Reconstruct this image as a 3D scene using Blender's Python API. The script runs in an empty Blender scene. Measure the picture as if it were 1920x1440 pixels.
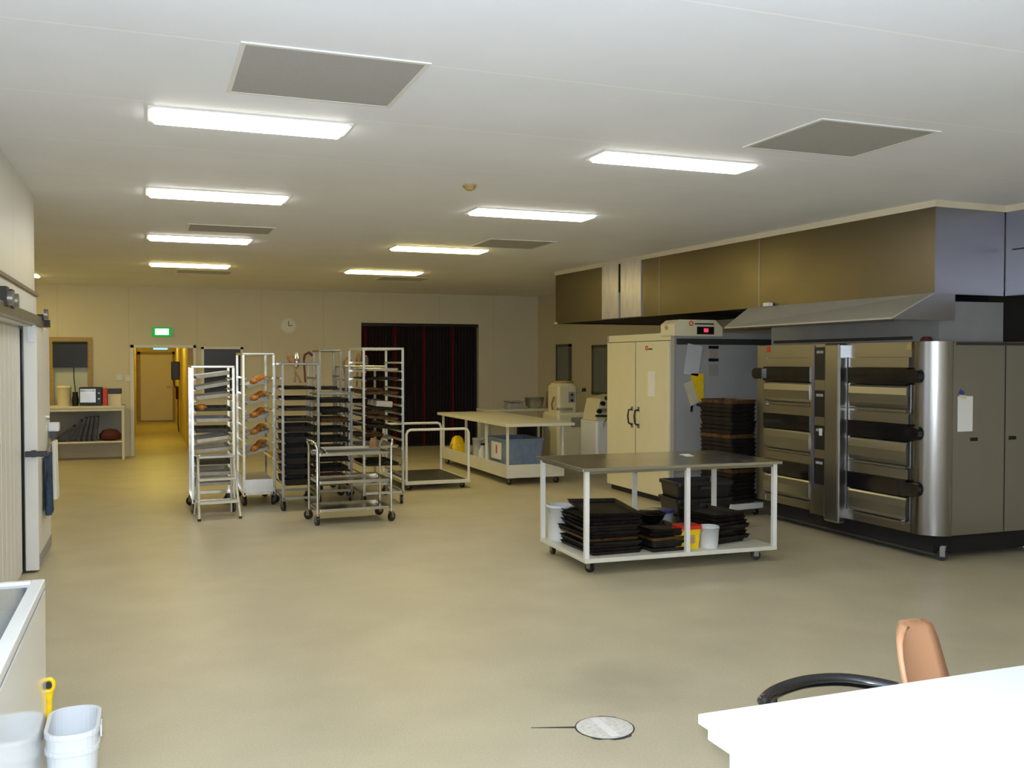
import bpy, math, random
from mathutils import Vector, Matrix
random.seed(7)
SC = bpy.context.scene
COL = SC.collection
PI = math.pi

# ------------------------------------------------------------------ mesh helper
class MB:
    def __init__(s):
        s.v = []; s.f = []; s.sm = []
    def _add(s, vs, fs, smooth=False):
        o = len(s.v); s.v += [tuple(p) for p in vs]
        for f in fs:
            s.f.append([i + o for i in f]); s.sm.append(smooth)
        return s
    def box(s, x0, y0, z0, x1, y1, z1):
        if x0 > x1: x0, x1 = x1, x0
        if y0 > y1: y0, y1 = y1, y0
        if z0 > z1: z0, z1 = z1, z0
        return s._add([(x0,y0,z0),(x1,y0,z0),(x1,y1,z0),(x0,y1,z0),(x0,y0,z1),(x1,y0,z1),(x1,y1,z1),(x0,y1,z1)],
                      [(0,3,2,1),(4,5,6,7),(0,1,5,4),(1,2,6,5),(2,3,7,6),(3,0,4,7)])
    def rings(s, rs, cap0=True, cap1=True, smooth=False, loop=False):
        n = len(rs[0]); vs = [p for r in rs for p in r]; fs = []
        m = len(rs)
        for k in range(m if loop else m - 1):
            a = k * n; b = ((k + 1) % m) * n
            for i in range(n):
                j = (i + 1) % n
                fs.append((a + i, a + j, b + j, b + i))
        s._add(vs, fs, smooth)
        if not loop:
            if cap0: s._add(rs[0], [tuple(reversed(range(n)))])
            if cap1: s._add(rs[-1], [tuple(range(n))])
        return s
    def prism(s, poly, z0, z1):
        return s.rings([[(x, y, z0) for x, y in poly], [(x, y, z1) for x, y in poly]])
    def tube(s, pts, r, n=8, smooth=True, loop=False, square=False):
        pts = [Vector(p) for p in pts]
        m = len(pts); rs = []
        if square: n = 4
        up = Vector((0, 0, 1)); prev = None
        for i in range(m):
            if loop: t = (pts[(i + 1) % m] - pts[i - 1])
            elif i == 0: t = pts[1] - pts[0]
            elif i == m - 1: t = pts[-1] - pts[-2]
            else: t = (pts[i + 1] - pts[i]).normalized() + (pts[i] - pts[i - 1]).normalized()
            t.normalize()
            if prev is None:
                a = up if abs(t.z) < .9 else Vector((0, 1, 0))
                u = t.cross(a).normalized()
            else:
                u = (prev - t * prev.dot(t)).normalized()
            prev = u; w = t.cross(u)
            rr = r[i] if isinstance(r, (list, tuple)) else r
            off = PI / 4 if square else 0
            k = rr * (1.41421 if square else 1)
            rs.append([tuple(pts[i] + u * (k * math.cos(off + 2 * PI * q / n)) + w * (k * math.sin(off + 2 * PI * q / n))) for q in range(n)])
        return s.rings(rs, smooth=smooth and not square, loop=loop)
    def cyl(s, p0, p1, r, r1=None, n=16, smooth=True):
        return s.tube([p0, p1], [r, r if r1 is None else r1], n=n, smooth=smooth)
    def lathe(s, prof, c=(0,0,0), n=20, smooth=True, caps=True):
        rs = [[(c[0] + r * math.cos(2*PI*q/n), c[1] + r * math.sin(2*PI*q/n), c[2] + z) for q in range(n)] for r, z in prof]
        return s.rings(rs, cap0=caps, cap1=caps, smooth=smooth)
    def build(s, name, mat, parent=None, bevel=0, loc=None, rot=None):
        me = bpy.data.meshes.new(name)
        me.from_pydata(s.v, [], s.f)
        me.update()
        for p, sm in zip(me.polygons, s.sm): p.use_smooth = sm
        import bmesh
        bm = bmesh.new(); bm.from_mesh(me)
        bmesh.ops.recalc_face_normals(bm, faces=bm.faces)
        bm.to_mesh(me); bm.free()
        me.materials.append(mat)
        o = bpy.data.objects.new(name, me); COL.objects.link(o)
        if parent is not None: o.parent = parent
        if loc: o.location = loc
        if rot: o.rotation_euler = rot
        if bevel:
            b = o.modifiers.new('bevel', 'BEVEL'); b.width = bevel; b.segments = 2; b.limit_method = 'ANGLE'; b.angle_limit = 0.7
        return o

def rrect(x0, y0, x1, y1, r, z, n=5):
    pts = []
    for cx, cy, a in ((x1-r, y1-r, 0), (x0+r, y1-r, PI/2), (x0+r, y0+r, PI), (x1-r, y0+r, 1.5*PI)):
        for k in range(n + 1):
            t = a + PI/2 * k / n
            pts.append((cx + r*math.cos(t), cy + r*math.sin(t), z))
    return pts

def tag(o, label, cat, group=None, kind=None):
    o['label'] = label; o['category'] = cat
    if group: o['group'] = group
    if kind: o['kind'] = kind
    return o
def thing(name, label, cat, loc=(0,0,0), rz=0, group=None):
    o = bpy.data.objects.new(name, None); COL.objects.link(o)
    o.location = loc; o.rotation_euler = (0, 0, rz); o.empty_display_size = .1
    return tag(o, label, cat, group)
def struct(o):
    o['kind'] = 'structure'; return o
def copy_tree(o, parent=None):
    c = o.copy(); COL.objects.link(c)
    if parent is not None: c.parent = parent
    for ch in list(o.children): copy_tree(ch, c)
    return c
def dup(o, loc, rot, label, group=None):
    c = copy_tree(o); c.location = loc
    c.rotation_euler = rot if isinstance(rot, (tuple, list)) else (0, 0, rot)
    c['label'] = label
    if group: c['group'] = group
    return c
ORD = ('first second third fourth fifth sixth seventh eighth ninth tenth eleventh twelfth thirteenth fourteenth fifteenth sixteenth seventeenth '
       'eighteenth nineteenth twentieth twenty-first twenty-second twenty-third twenty-fourth twenty-fifth').split()

# ------------------------------------------------------------------ materials
def lin(c):
    return tuple(((x/255)/12.92 if x/255 <= .04045 else ((x/255 + .055)/1.055)**2.4) for x in c) + (1,)
def mat(name, rgb, rough=.5, metal=0, var=0, scale=4, bump=0, bscale=60, coat=0, emit=None, estr=0, spec=.5, alpha=None, stretch=None):
    m = bpy.data.materials.new(name); m.use_nodes = True
    nt = m.node_tree; b = nt.nodes['Principled BSDF']
    b.inputs['Base Color'].default_value = lin(rgb)
    b.inputs['Roughness'].default_value = rough
    b.inputs['Metallic'].default_value = metal
    b.inputs['Specular IOR Level'].default_value = spec
    b.inputs['Coat Weight'].default_value = coat
    b.inputs['Coat Roughness'].default_value = .05
    if emit:
        b.inputs['Emission Color'].default_value = lin(emit); b.inputs['Emission Strength'].default_value = estr
    if var or bump:
        tc = nt.nodes.new('ShaderNodeTexCoord')
        src = tc.outputs['Object']
        if stretch:
            mp = nt.nodes.new('ShaderNodeMapping'); mp.inputs['Scale'].default_value = stretch
            nt.links.new(src, mp.inputs['Vector']); src = mp.outputs['Vector']
    if var:
        n = nt.nodes.new('ShaderNodeTexNoise'); n.inputs['Scale'].default_value = scale; n.inputs['Detail'].default_value = 5
        nt.links.new(src, n.inputs['Vector'])
        r = nt.nodes.new('ShaderNodeValToRGB')
        c = lin(rgb)
        r.color_ramp.elements[0].position = .3; r.color_ramp.elements[1].position = .7
        r.color_ramp.elements[0].color = tuple(x*(1-var) for x in c[:3]) + (1,)
        r.color_ramp.elements[1].color = tuple(min(1, x*(1+var)) for x in c[:3]) + (1,)
        nt.links.new(n.outputs['Fac'], r.inputs['Fac']); nt.links.new(r.outputs['Color'], b.inputs['Base Color'])
    if bump:
        n2 = nt.nodes.new('ShaderNodeTexNoise'); n2.inputs['Scale'].default_value = bscale; n2.inputs['Detail'].default_value = 4
        nt.links.new(src, n2.inputs['Vector'])
        bp = nt.nodes.new('ShaderNodeBump'); bp.inputs['Strength'].default_value = bump; bp.inputs['Distance'].default_value = .01
        nt.links.new(n2.outputs['Fac'], bp.inputs['Height']); nt.links.new(bp.outputs['Normal'], b.inputs['Normal'])
    return m

def steel(name, rgb, rough, stretch=(1, 1, 60), amt=.12):
    """brushed stainless: grain in one direction breaks up the gloss"""
    m = mat(name, rgb, rough, 1)
    nt = m.node_tree; b = nt.nodes['Principled BSDF']
    tc = nt.nodes.new('ShaderNodeTexCoord'); mp = nt.nodes.new('ShaderNodeMapping')
    mp.inputs['Scale'].default_value = stretch
    n = nt.nodes.new('ShaderNodeTexNoise'); n.inputs['Scale'].default_value = 3; n.inputs['Detail'].default_value = 6
    n2 = nt.nodes.new('ShaderNodeTexNoise'); n2.inputs['Scale'].default_value = 2.2; n2.inputs['Detail'].default_value = 3
    ad = nt.nodes.new('ShaderNodeMath'); ad.operation = 'ADD'
    r = nt.nodes.new('ShaderNodeMapRange')
    r.inputs['From Min'].default_value = .6; r.inputs['From Max'].default_value = 1.4
    r.inputs['To Min'].default_value = max(.05, rough - amt); r.inputs['To Max'].default_value = rough + amt
    nt.links.new(tc.outputs['Object'], mp.inputs['Vector']); nt.links.new(mp.outputs['Vector'], n.inputs['Vector'])
    nt.links.new(tc.outputs['Object'], n2.inputs['Vector'])
    nt.links.new(n.outputs['Fac'], ad.inputs[0]); nt.links.new(n2.outputs['Fac'], ad.inputs[1])
    nt.links.new(ad.outputs[0], r.inputs['Value']); nt.links.new(r.outputs['Result'], b.inputs['Roughness'])
    return m

def panel_mat(name, rgb, axis, period, phase, line_rgb, rough=.45, width=.012, var=.03):
    """flat sandwich panels with a thin cover joint every `period` metres along `axis`"""
    m = mat(name, rgb, rough, var=var, scale=1.3)
    nt = m.node_tree; b = nt.nodes['Principled BSDF']
    geo = nt.nodes.new('ShaderNodeTexCoord'); sx = nt.nodes.new('ShaderNodeSeparateXYZ')
    nt.links.new(geo.outputs['Object'], sx.inputs['Vector'])
    a = nt.nodes.new('ShaderNodeMath'); a.operation = 'ADD'; a.inputs[1].default_value = 100*period - phase
    nt.links.new(sx.outputs[axis], a.inputs[0])
    md = nt.nodes.new('ShaderNodeMath'); md.operation = 'MODULO'; md.inputs[1].default_value = period
    nt.links.new(a.outputs[0], md.inputs[0])
    lt = nt.nodes.new('ShaderNodeMath'); lt.operation = 'LESS_THAN'; lt.inputs[1].default_value = width
    nt.links.new(md.outputs[0], lt.inputs[0])
    mx = nt.nodes.new('ShaderNodeMix'); mx.data_type = 'RGBA'
    src = b.inputs['Base Color'].links[0].from_socket
    nt.links.new(lt.outputs[0], mx.inputs['Factor']); nt.links.new(src, mx.inputs[6])
    mx.inputs[7].default_value = lin(line_rgb)
    nt.links.new(mx.outputs[2], b.inputs['Base Color'])
    return m

M = {}
M['ceiling'] = panel_mat('ceiling_panels', (236, 238, 246), 'Y', 1.1, 4.25, (248, 248, 250), .55)
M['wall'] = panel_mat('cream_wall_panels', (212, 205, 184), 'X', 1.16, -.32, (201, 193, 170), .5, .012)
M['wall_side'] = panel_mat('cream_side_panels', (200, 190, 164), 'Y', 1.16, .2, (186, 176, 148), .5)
M['white_panel'] = panel_mat('white_coolroom_panels', (216, 216, 210), 'Y', 1.16, .45, (190, 190, 186), .4)
M['corridor'] = mat('corridor_paint', (222, 206, 150), .5, var=.03)
M['trim'] = mat('cream_trim', (214, 204, 176), .45, var=.03)
M['ochre'] = mat('ochre_wood', (172, 146, 92), .5, var=.1, stretch=(1, 1, 8))
M['white'] = mat('white_paint', (226, 226, 222), .4, var=.02)
M['whitegloss'] = mat('white_enamel', (238, 242, 246), .14, var=.01, coat=.3)
M['offwhite'] = mat('off_white_paint', (214, 212, 198), .4, var=.03, scale=9)
M['desk'] = mat('white_laminate', (236, 238, 238), .35, var=.01)
M['cream'] = mat('cream_enamel', (222, 214, 180), .35, var=.02)
M['greyplastic'] = mat('grey_panel_plastic', (150, 150, 152), .5, var=.03)
M['black'] = mat('black_plastic', (24, 24, 26), .35, var=.1)
M['gloss_black'] = mat('gloss_black', (14, 14, 18), .15, var=.1, coat=.4)
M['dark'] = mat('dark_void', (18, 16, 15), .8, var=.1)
M['rubber'] = mat('grey_rubber', (48, 46, 44), .7, var=.1)
M['tray'] = mat('seasoned_tray_metal', (36, 31, 27), .5, .4, var=.55, scale=14, bump=.2, bscale=40)
M['tray_brown'] = mat('baked_on_tray_metal', (92, 66, 38), .55, .3, var=.6, scale=16, bump=.2, bscale=40)
M['tray_grey'] = mat('dull_tray_metal', (82, 80, 76), .42, .7, var=.3, scale=9)
M['alu'] = mat('aluminium', (206, 206, 204), .3, .85, var=.08, scale=8)
M['chrome'] = mat('bright_steel_tube', (222, 224, 226), .16, 1, var=.04)
M['dulltube'] = mat('dull_steel_tube', (150, 148, 142), .35, .9, var=.08)
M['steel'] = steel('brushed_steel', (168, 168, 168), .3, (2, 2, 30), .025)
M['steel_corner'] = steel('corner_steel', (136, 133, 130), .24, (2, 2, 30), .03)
M['steel_duct'] = steel('duct_steel', (116, 108, 90), .34, (3, 3, 40), .06)  # dark olive copy: reflection of the dim hall put into the steel colour
M['steel_duct_end'] = steel('duct_end_steel', (150, 149, 154), .34, (3, 3, 40), .02)  # paler copy of the same stainless, brighter face tone put into the colour
M['film'] = mat('plastic_film_on_steel', (206, 203, 210), .3, .5, var=.12, scale=6, bump=.25, bscale=9, stretch=(3, 3, .6))
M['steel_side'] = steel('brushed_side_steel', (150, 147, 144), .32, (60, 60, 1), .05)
M['canopy'] = mat('canopy_steel', (176, 172, 158), .5, .25, var=.05)
M['steam'] = mat('galvanised_sheet', (132, 133, 138), .45, .15, var=.06)
M['side_paint'] = mat('grey_side_panel', (160, 160, 160), .45, .05, var=.04)
M['table_steel'] = steel('table_steel', (190, 187, 176), .24, (2, 60, 1), .06)
M['traywhite'] = mat('bright_tray_metal', (204, 204, 202), .35, .35, var=.12, scale=12)
M['bread'] = mat('baked_crust', (196, 122, 48), .6, var=.4, scale=30)
M['yellow'] = mat('yellow_plastic', (240, 200, 20), .4, var=.12, scale=25)
M['redplastic'] = mat('red_plastic', (206, 48, 24), .4, var=.06)
M['bluelid'] = mat('blue_lid', (46, 62, 150), .4, var=.06)
M['whiteplastic'] = mat('white_bucket_plastic', (214, 217, 218), .35, var=.02)
M['bluecrate'] = mat('blue_grey_plastic', (118, 136, 160), .5, var=.12, scale=14)
M['tan'] = mat('tan_plastic', (196, 146, 110), .45, var=.03, bump=.05, bscale=200)
M['paper'] = mat('paper', (228, 228, 224), .8, var=.03)
M['yellowpaper'] = mat('yellow_notice', (226, 188, 12), .7, var=.1, scale=20)
M['pane'] = mat('milky_pane', (196, 204, 190), .2, var=.03)
M['greyboard'] = mat('grey_green_board', (112, 118, 112), .45, var=.06)
M['frame_grey'] = mat('dull_frame', (84, 80, 72), .6, var=.05)
M['darkred'] = mat('maroon_vinyl', (116, 30, 36), .5, var=.1)
M['curtain_dark'] = mat('dark_grey_vinyl', (46, 42, 46), .5, var=.1)
M['teal'] = mat('teal_cloth', (44, 66, 92), .9, var=.5, scale=18)
M['whitecloth'] = mat('white_cloth', (226, 224, 214), .9, var=.05)
M['brownwood'] = mat('worn_wood', (140, 104, 62), .7, var=.25, scale=20)
M['maroonbag'] = mat('maroon_bag', (84, 34, 30), .8, var=.2)
M['led'] = mat('red_led', (90, 20, 30), .4, emit=(230, 60, 90), estr=1.2)
M['glass_top'] = mat('smoked_glass', (120, 132, 142), .06, var=.01, coat=.5)
M['lamp'] = mat('lit_diffuser', (255, 255, 250), .5, emit=(255, 250, 236), estr=15)
M['lamp_far'] = mat('lit_warm_diffuser', (255, 252, 230), .5, emit=(255, 232, 150), estr=18)
M['tungsten'] = mat('lit_tungsten_globe', (255, 230, 180), .5, emit=(255, 232, 104), estr=46)
M['exit_lit'] = mat('lit_exit_panel', (220, 255, 220), .5, emit=(196, 255, 200), estr=2.6)
M['exit_green'] = mat('lit_exit_green', (30, 140, 70), .5, emit=(20, 150, 60), estr=.8)
M['blue_lit'] = mat('lit_blue_sign', (120, 190, 220), .5, emit=(120, 200, 240), estr=2.0)

def floor_mat():
    m = mat('beige_vinyl_floor', (186, 177, 150), .42, var=.07, scale=2.2, bump=.06, bscale=120)
    nt = m.node_tree; b = nt.nodes['Principled BSDF']
    tc = nt.nodes.new('ShaderNodeTexCoord')
    src = b.inputs['Base Color'].links[0].from_socket
    # fine speckle
    n = nt.nodes.new('ShaderNodeTexNoise'); n.inputs['Scale'].default_value = 90; n.inputs['Detail'].default_value = 2
    nt.links.new(tc.outputs['Object'], n.inputs['Vector'])
    r = nt.nodes.new('ShaderNodeMapRange'); r.inputs['From Min'].default_value = .35; r.inputs['From Max'].default_value = .65
    r.inputs['To Min'].default_value = .93; r.inputs['To Max'].default_value = 1.05
    nt.links.new(n.outputs['Fac'], r.inputs['Value'])
    # worn dirty patch beside the drain
    mp = nt.nodes.new('ShaderNodeMapping'); mp.vector_type = 'POINT'
    mp.inputs['Location'].default_value = (-2.28, -4.5*1.25, 0); mp.inputs['Scale'].default_value = (1, 1.25, 1)
    nt.links.new(tc.outputs['Object'], mp.inputs['Vector'])
    ln = nt.nodes.new('ShaderNodeVectorMath'); ln.operation = 'LENGTH'; nt.links.new(mp.outputs['Vector'], ln.inputs[0])
    n3 = nt.nodes.new('ShaderNodeTexNoise'); n3.inputs['Scale'].default_value = 3.5; n3.inputs['Detail'].default_value = 5
    nt.links.new(tc.outputs['Object'], n3.inputs['Vector'])
    ad = nt.nodes.new('ShaderNodeMath'); ad.operation = 'ADD'
    sc = nt.nodes.new('ShaderNodeMath'); sc.operation = 'MULTIPLY'; sc.inputs[1].default_value = .8
    nt.links.new(n3.outputs['Fac'], sc.inputs[0]); nt.links.new(ln.outputs['Value'], ad.inputs[0]); nt.links.new(sc.outputs[0], ad.inputs[1])
    r2 = nt.nodes.new('ShaderNodeMapRange'); r2.inputs['From Min'].default_value = .4; r2.inputs['From Max'].default_value = .95
    r2.inputs['To Min'].default_value = .8; r2.inputs['To Max'].default_value = 1
    nt.links.new(ad.outputs[0], r2.inputs['Value'])
    mu = nt.nodes.new('ShaderNodeMath'); mu.operation = 'MULTIPLY'
    nt.links.new(r.outputs['Result'], mu.inputs[0]); nt.links.new(r2.outputs['Result'], mu.inputs[1])
    vm = nt.nodes.new('ShaderNodeVectorMath'); vm.operation = 'SCALE'
    nt.links.new(src, vm.inputs[0]); nt.links.new(mu.outputs[0], vm.inputs['Scale'])
    nt.links.new(vm.outputs['Vector'], b.inputs['Base Color'])
    return m
M['floor'] = floor_mat()

# ------------------------------------------------------------------ setting
H = 3.05
BACK = 18.57
struct(MB().box(-2.75, -3.2, -.1, 7.9, BACK + .15, 0).box(-.45, BACK + .15, -.1, 1.1, 29.3, 0).build('floor', M['floor']))
struct(MB().box(-2.75, -3.2, H, 7.9, BACK + .15, H + .12).build('ceiling', M['ceiling']))
# back wall with a doorway (x -.26..0.80), the curtained opening and a service opening
w = MB()
for x0, x1, z0, z1 in ((-2.75, -1.55, 0, H), (-1.55, -1.0, 0, .9), (-1.55, -1.0, 2.05, H), (-1.0, -.27, 0, H), (-.27, .80, 1.96, H), (.80, .95, 0, H),
                       (.95, 1.64, 0, 1.1), (.95, 1.64, 1.93, H), (1.64, 3.90, 0, H), (3.90, 6.32, 2.46, H), (6.32, 7.75, 0, H)):
    w.box(x0, BACK, z0, x1, BACK + .15, z1)
struct(w.build('wall_back', M['wall']))
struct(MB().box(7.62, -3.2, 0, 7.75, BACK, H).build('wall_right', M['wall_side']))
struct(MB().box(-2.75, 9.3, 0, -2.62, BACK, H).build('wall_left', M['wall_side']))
struct(MB().box(-2.75, -3.35, 0, 7.9, -3.2, H).build('wall_front', M['wall']))
# coolroom block on the left: upper panels reach the ceiling, lower front is set back behind the sliding door
cw = MB()
cw.box(-1.6, -3.2, 1.98, -.86, 8.74, H)
cw.box(-1.6, -3.2, 0, -.955, 8.5, 1.98)
cw.box(-2.75, 8.5, 0, -.98, 9.3, 1.98).box(-2.75, 8.74, 1.98, -1.0, 9.3, H)
struct(cw.build('wall_coolroom', M['white_panel']))
# corridor shell beyond the doorway
co = MB()
co.box(-.45, BACK + .15, 0, -.30, 29.3, 2.5).box(.72, BACK + .9, 0, 1.1, 29.3, 2.5).box(.9, BACK + .15, 0, 1.1, BACK + .9, 2.5)
co.box(-.45, 29.15, 0, 1.1, 29.3, 2.5).box(-.45, BACK + .15, 2.5, 1.1, 29.3, 2.6)
struct(co.build('wall_corridor', M['corridor']))
co = MB()
co.box(-.29, BACK - .02, 0, -.235, BACK + .17, 2.0).box(.785, BACK - .02, 0, .83, BACK + .17, 2.0).box(-.29, BACK - .02, 1.95, .83, BACK + .17, 2.0)
struct(co.build('trim_1', M['white']))
# corridor end door
d = struct(MB().box(-.2, 29.1, .02, .66, 29.15, 1.9).build('door_1', M['cream'], bevel=.01))
MB().cyl((.59, 29.1, .98), (.59, 29.04, .98), .025).cyl((.59, 29.05, .98), (.49, 29.05, .98), .012).build('door_handle', M['dulltube'], d)
struct(MB().box(-.28, 29.1, 0, -.2, 29.16, 1.98).box(.66, 29.1, 0, .72, 29.16, 1.98).box(-.28, 29.1, 1.9, .72, 29.16, 1.98).build('trim_2', M['ochre']))
# skirting along the visible walls
struct(MB().box(-2.6, BACK - .02, 0, -.29, BACK, .1).box(.83, BACK - .02, 0, 3.9, BACK, .1).box(6.32, BACK - .02, 0, 7.62, BACK, .1).build('baseboard_back', M['trim']))
struct(MB().box(7.6, 9, 0, 7.62, BACK - .02, .1).build('baseboard_right', M['trim']))
# dark recesses behind the curtain and the second opening
struct(MB().box(3.8, BACK + .5, 0, 6.4, BACK + .6, 2.6).build('wall_recess', M['dark']))
# window over the bench, ochre frame, milky pane
wf = MB()
wf.box(-1.62, BACK - .03, 2.03, -.92, BACK, 2.13).box(-1.0, BACK - .03, .9, -.92, BACK, 2.03).box(-1.62, BACK - .03, .9, -1.54, BACK, 2.03).box(-1.62, BACK - .05, .86, -.92, BACK, .9)
wo = struct(wf.build('window_1', M['ochre']))
MB().box(-1.55, BACK + .05, .9, -1.0, BACK + .06, 2.05).build('window_pane', M['pane'], wo)
# pale framed dark window right of the doorway
wf = MB().box(.92, BACK - .03, 1.08, .97, BACK, 1.97).box(1.62, BACK - .03, 1.08, 1.67, BACK, 1.97).box(.92, BACK - .03, 1.93, 1.67, BACK, 1.98).box(.92, BACK - .03, 1.05, 1.67, BACK, 1.1)
wo = struct(wf.build('window_2', M['white']))
MB().box(.95, BACK + .04, 1.1, 1.64, BACK + .05, 1.93).build('window_pane', M['black'], wo)
# two grey windows on the right wall
for i, (y0, y1, z0, z1) in enumerate(((16.85, 17.55, 1.22, 2.04), (15.2, 15.9, 1.1, 2.0))):
    f = struct(MB().box(7.585, y0, z0, 7.62, y0 + .08, z1).box(7.585, y1 - .05, z0, 7.62, y1, z1).box(7.585, y0, z1 - .05, 7.62, y1, z1).box(7.585, y0, z0, 7.62, y1, z0 + .05).build('window_%d' % (3 + i), M['frame_grey']))
    MB().box(7.6, y0 + .06, z0 + .04, 7.615, y1 - .04, z1 - .04).build('window_pane', M['greyboard'], f)

# vinyl folding curtain
root = thing('folding_curtain', 'dark grey and maroon pleated vinyl curtain closing the back wall opening', 'curtain', (3.92, BACK + .12, 0))
cd, cr = MB(), MB()
n = 36; pw = 2.38 / n
pts = []
for i in range(n * 2 + 1):
    pts.append((i * pw / 2, (-.06 if i % 2 else .02)))
random.seed(3)
for i in range(n * 2):
    (x0, y0), (x1, y1) = pts[i], pts[i + 1]
    t = cr if i % 9 == 2 or i % 14 == 5 else cd
    t.prism([(x0, y0), (x1, y1), (x1, y1 + .012), (x0, y0 + .012)], .03, 2.4)
cd.build('dark_pleats', M['curtain_dark'], root); cr.build('maroon_pleats', M['darkred'], root)
MB().box(-.02, -.08, 2.4, 2.4, .06, 2.46).build('curtain_track', M['black'], root)

# ------------------------------------------------------------------ ceiling fittings
def ceiling_light(x0, x1, y0, y1, label, far=False, yellow=None):
    cx, cy = (x0 + x1) / 2, (y0 + y1) / 2
    t = thing('ceiling_light', label, 'ceiling light', (cx, cy, H), 0, 'fluorescent ceiling lights')
    a, b = (x1 - x0) / 2, (y1 - y0) / 2
    MB().box(-a - .02, -b - .02, -.008, a + .02, b + .02, 0).build('housing', M['white'], t)
    MB().rings([rrect(-a, -b, a, b, .015, -.008), rrect(-a + .015, -b + .015, a - .015, b - .015, .015, -.026)], smooth=False).build('diffuser', M['lamp_far'] if far else M['lamp'], t)
LROW = [(.03, 1.085, 5.46, 5.76), (.015, 1.08, 7.98, 8.34), (.02, 1.08, 10.92, 11.3), (.04, 1.09, 13.95, 14.35)]
RROW = [(2.76, 3.915, 5.57, 5.83), (2.725, 3.87, 8.0, 8.32), (2.72, 3.85, 10.93, 11.3), (2.78, 3.89, 14.0, 14.45)]
for i, r in enumerate(LROW):
    ceiling_light(*r, 'lit fluorescent batten on the ceiling, %s from the camera in the left row' % ORD[i], i == 3)
for i, r in enumerate(RROW):
    ceiling_light(*r, 'lit fluorescent batten on the ceiling, %s from the camera in the right row' % ORD[i], i >= 2)
ceiling_light(-2.6, -1.58, 16.4, 16.9, 'lit fluorescent batten over the side bench, half hidden behind the coolroom', True)

def vent(x0, y0, x1, y1, label, m):
    t = thing('ceiling_vent', label, 'ceiling vent', ((x0 + x1)/2, (y0 + y1)/2, H), 0, 'square ceiling vents')
    a, b = (x1 - x0)/2, (y1 - y0)/2
    MB().box(-a, -b, -.004, a, b, 0).build('perforated_plate', m, t)
    e = .022; g = -.006
    MB().box(-a - e, -b - e, g, a + e, -b, 0).box(-a - e, b, g, a + e, b + e, 0).box(-a - e, -b, g, -a, b, 0).box(a, -b, g, a + e, b, 0).build('frame', M['white'], t)
gp = mat('perforated_grey', (168, 166, 164), .7, var=.06, scale=140)
gp2 = mat('perforated_pale', (186, 186, 190), .7, var=.05, scale=140)
vent(.40, 4.24, 1.19, 5.0, 'grey square ceiling vent nearest the camera, before the left row of lights', gp)
vent(3.53, 4.42, 4.34, 5.14, 'grey square ceiling vent above the ovens, right of the lights', gp)
vent(.40, 9.95, 1.20, 10.45, 'faint grey ceiling vent between second and third lights of the left row', gp)
vent(3.55, 9.98, 4.30, 10.7, 'faint grey ceiling vent beside the third light of the right row', gp)
vent(.42, 14.9, 1.18, 15.5, 'pale ceiling vent just beyond the farthest left row light', gp2)
vent(3.52, 15.0, 4.28, 15.65, 'pale ceiling vent just beyond the farthest right row light', gp2)
t = thing('smoke_detector', 'small ochre smoke detector on the ceiling between the two light rows', 'smoke detector', (2.31, 7.0, H))
MB().lathe([(.05, 0), (.05, -.02)], n=16).build('base', M['ochre'], t)
MB().lathe([(.038, -.02), (.038, -.035), (.02, -.045)], n=16).build('sensor_cap', M['ochre'], t)

# ------------------------------------------------------------------ back wall fittings
t = thing('exit_sign', 'lit green emergency exit sign above the corridor doorway', 'exit sign', (.245, BACK, 2.235))
MB().box(-.17, -.05, -.085, .17, 0, .085).build('housing', M['exit_green'], t, bevel=.008)
MB().box(-.115, -.056, -.05, .115, -.05, .06).build('lit_panel', M['exit_lit'], t)
t = thing('hanging_sign', 'small blue-white lit sign hanging inside the corridor doorway top', 'sign', (.23, 19.6, 1.98))
MB().box(-.13, -.02, -.05, .13, .02, .05).build('sign_face', M['blue_lit'], t)
MB().cyl((0, 0, .05), (0, 0, .52), .008).build('hanger_rod', M['dulltube'], t)
t = thing('wall_clock', 'round white wall clock high on the back wall', 'clock', (2.50, BACK, 2.38))
MB().tube([(0, 0, 0), (0, -.035, 0)], .15, n=28).build('case', M['whiteplastic'], t)
MB().tube([(0, -.035, 0), (0, -.038, 0)], .125, n=28).build('dial', M['paper'], t)
MB().box(-.006, -.044, 0, .006, -.04, .09).build('hand', M['black'], t)
MB().box(0, -.048, -.006, .07, -.044, .006).build('hand', M['black'], t)
for x, z, lb in ((-.475, 1.42, 'left of the pair'), (-.33, 1.40, 'right of the pair, by the door frame')):
    t = thing('light_switch', 'white wall switch plate left of the doorway, ' + lb, 'light switch', (x, BACK, z), 0, 'wall switch plates')
    MB().box(-.055, -.012, -.06, .055, 0, .06).build('plate', M['whiteplastic'], t, bevel=.004)
    MB().box(-.02, -.02, -.025, .02, -.012, .025).build('rocker', M['white'], t)
t = thing('roller_blind', 'black blind half drawn over the ochre framed window', 'blind', (-1.275, BACK - .05, 2.03))
MB().box(-.275, -.01, -.42, .275, .004, -.01).build('fabric', M['black'], t)
MB().cyl((-.28, 0, 0), (.28, 0, 0), .022).build('roller', M['black'], t)
MB().box(-.275, -.016, -.435, .275, .008, -.42).build('bottom_rail', M['black'], t)
MB().tube([(.06, -.02, -.43), (.06, -.025, -.62), (.075, -.025, -.76), (.085, -.03, -.9)], .009).build('pull_cord', M['black'], t)
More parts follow.
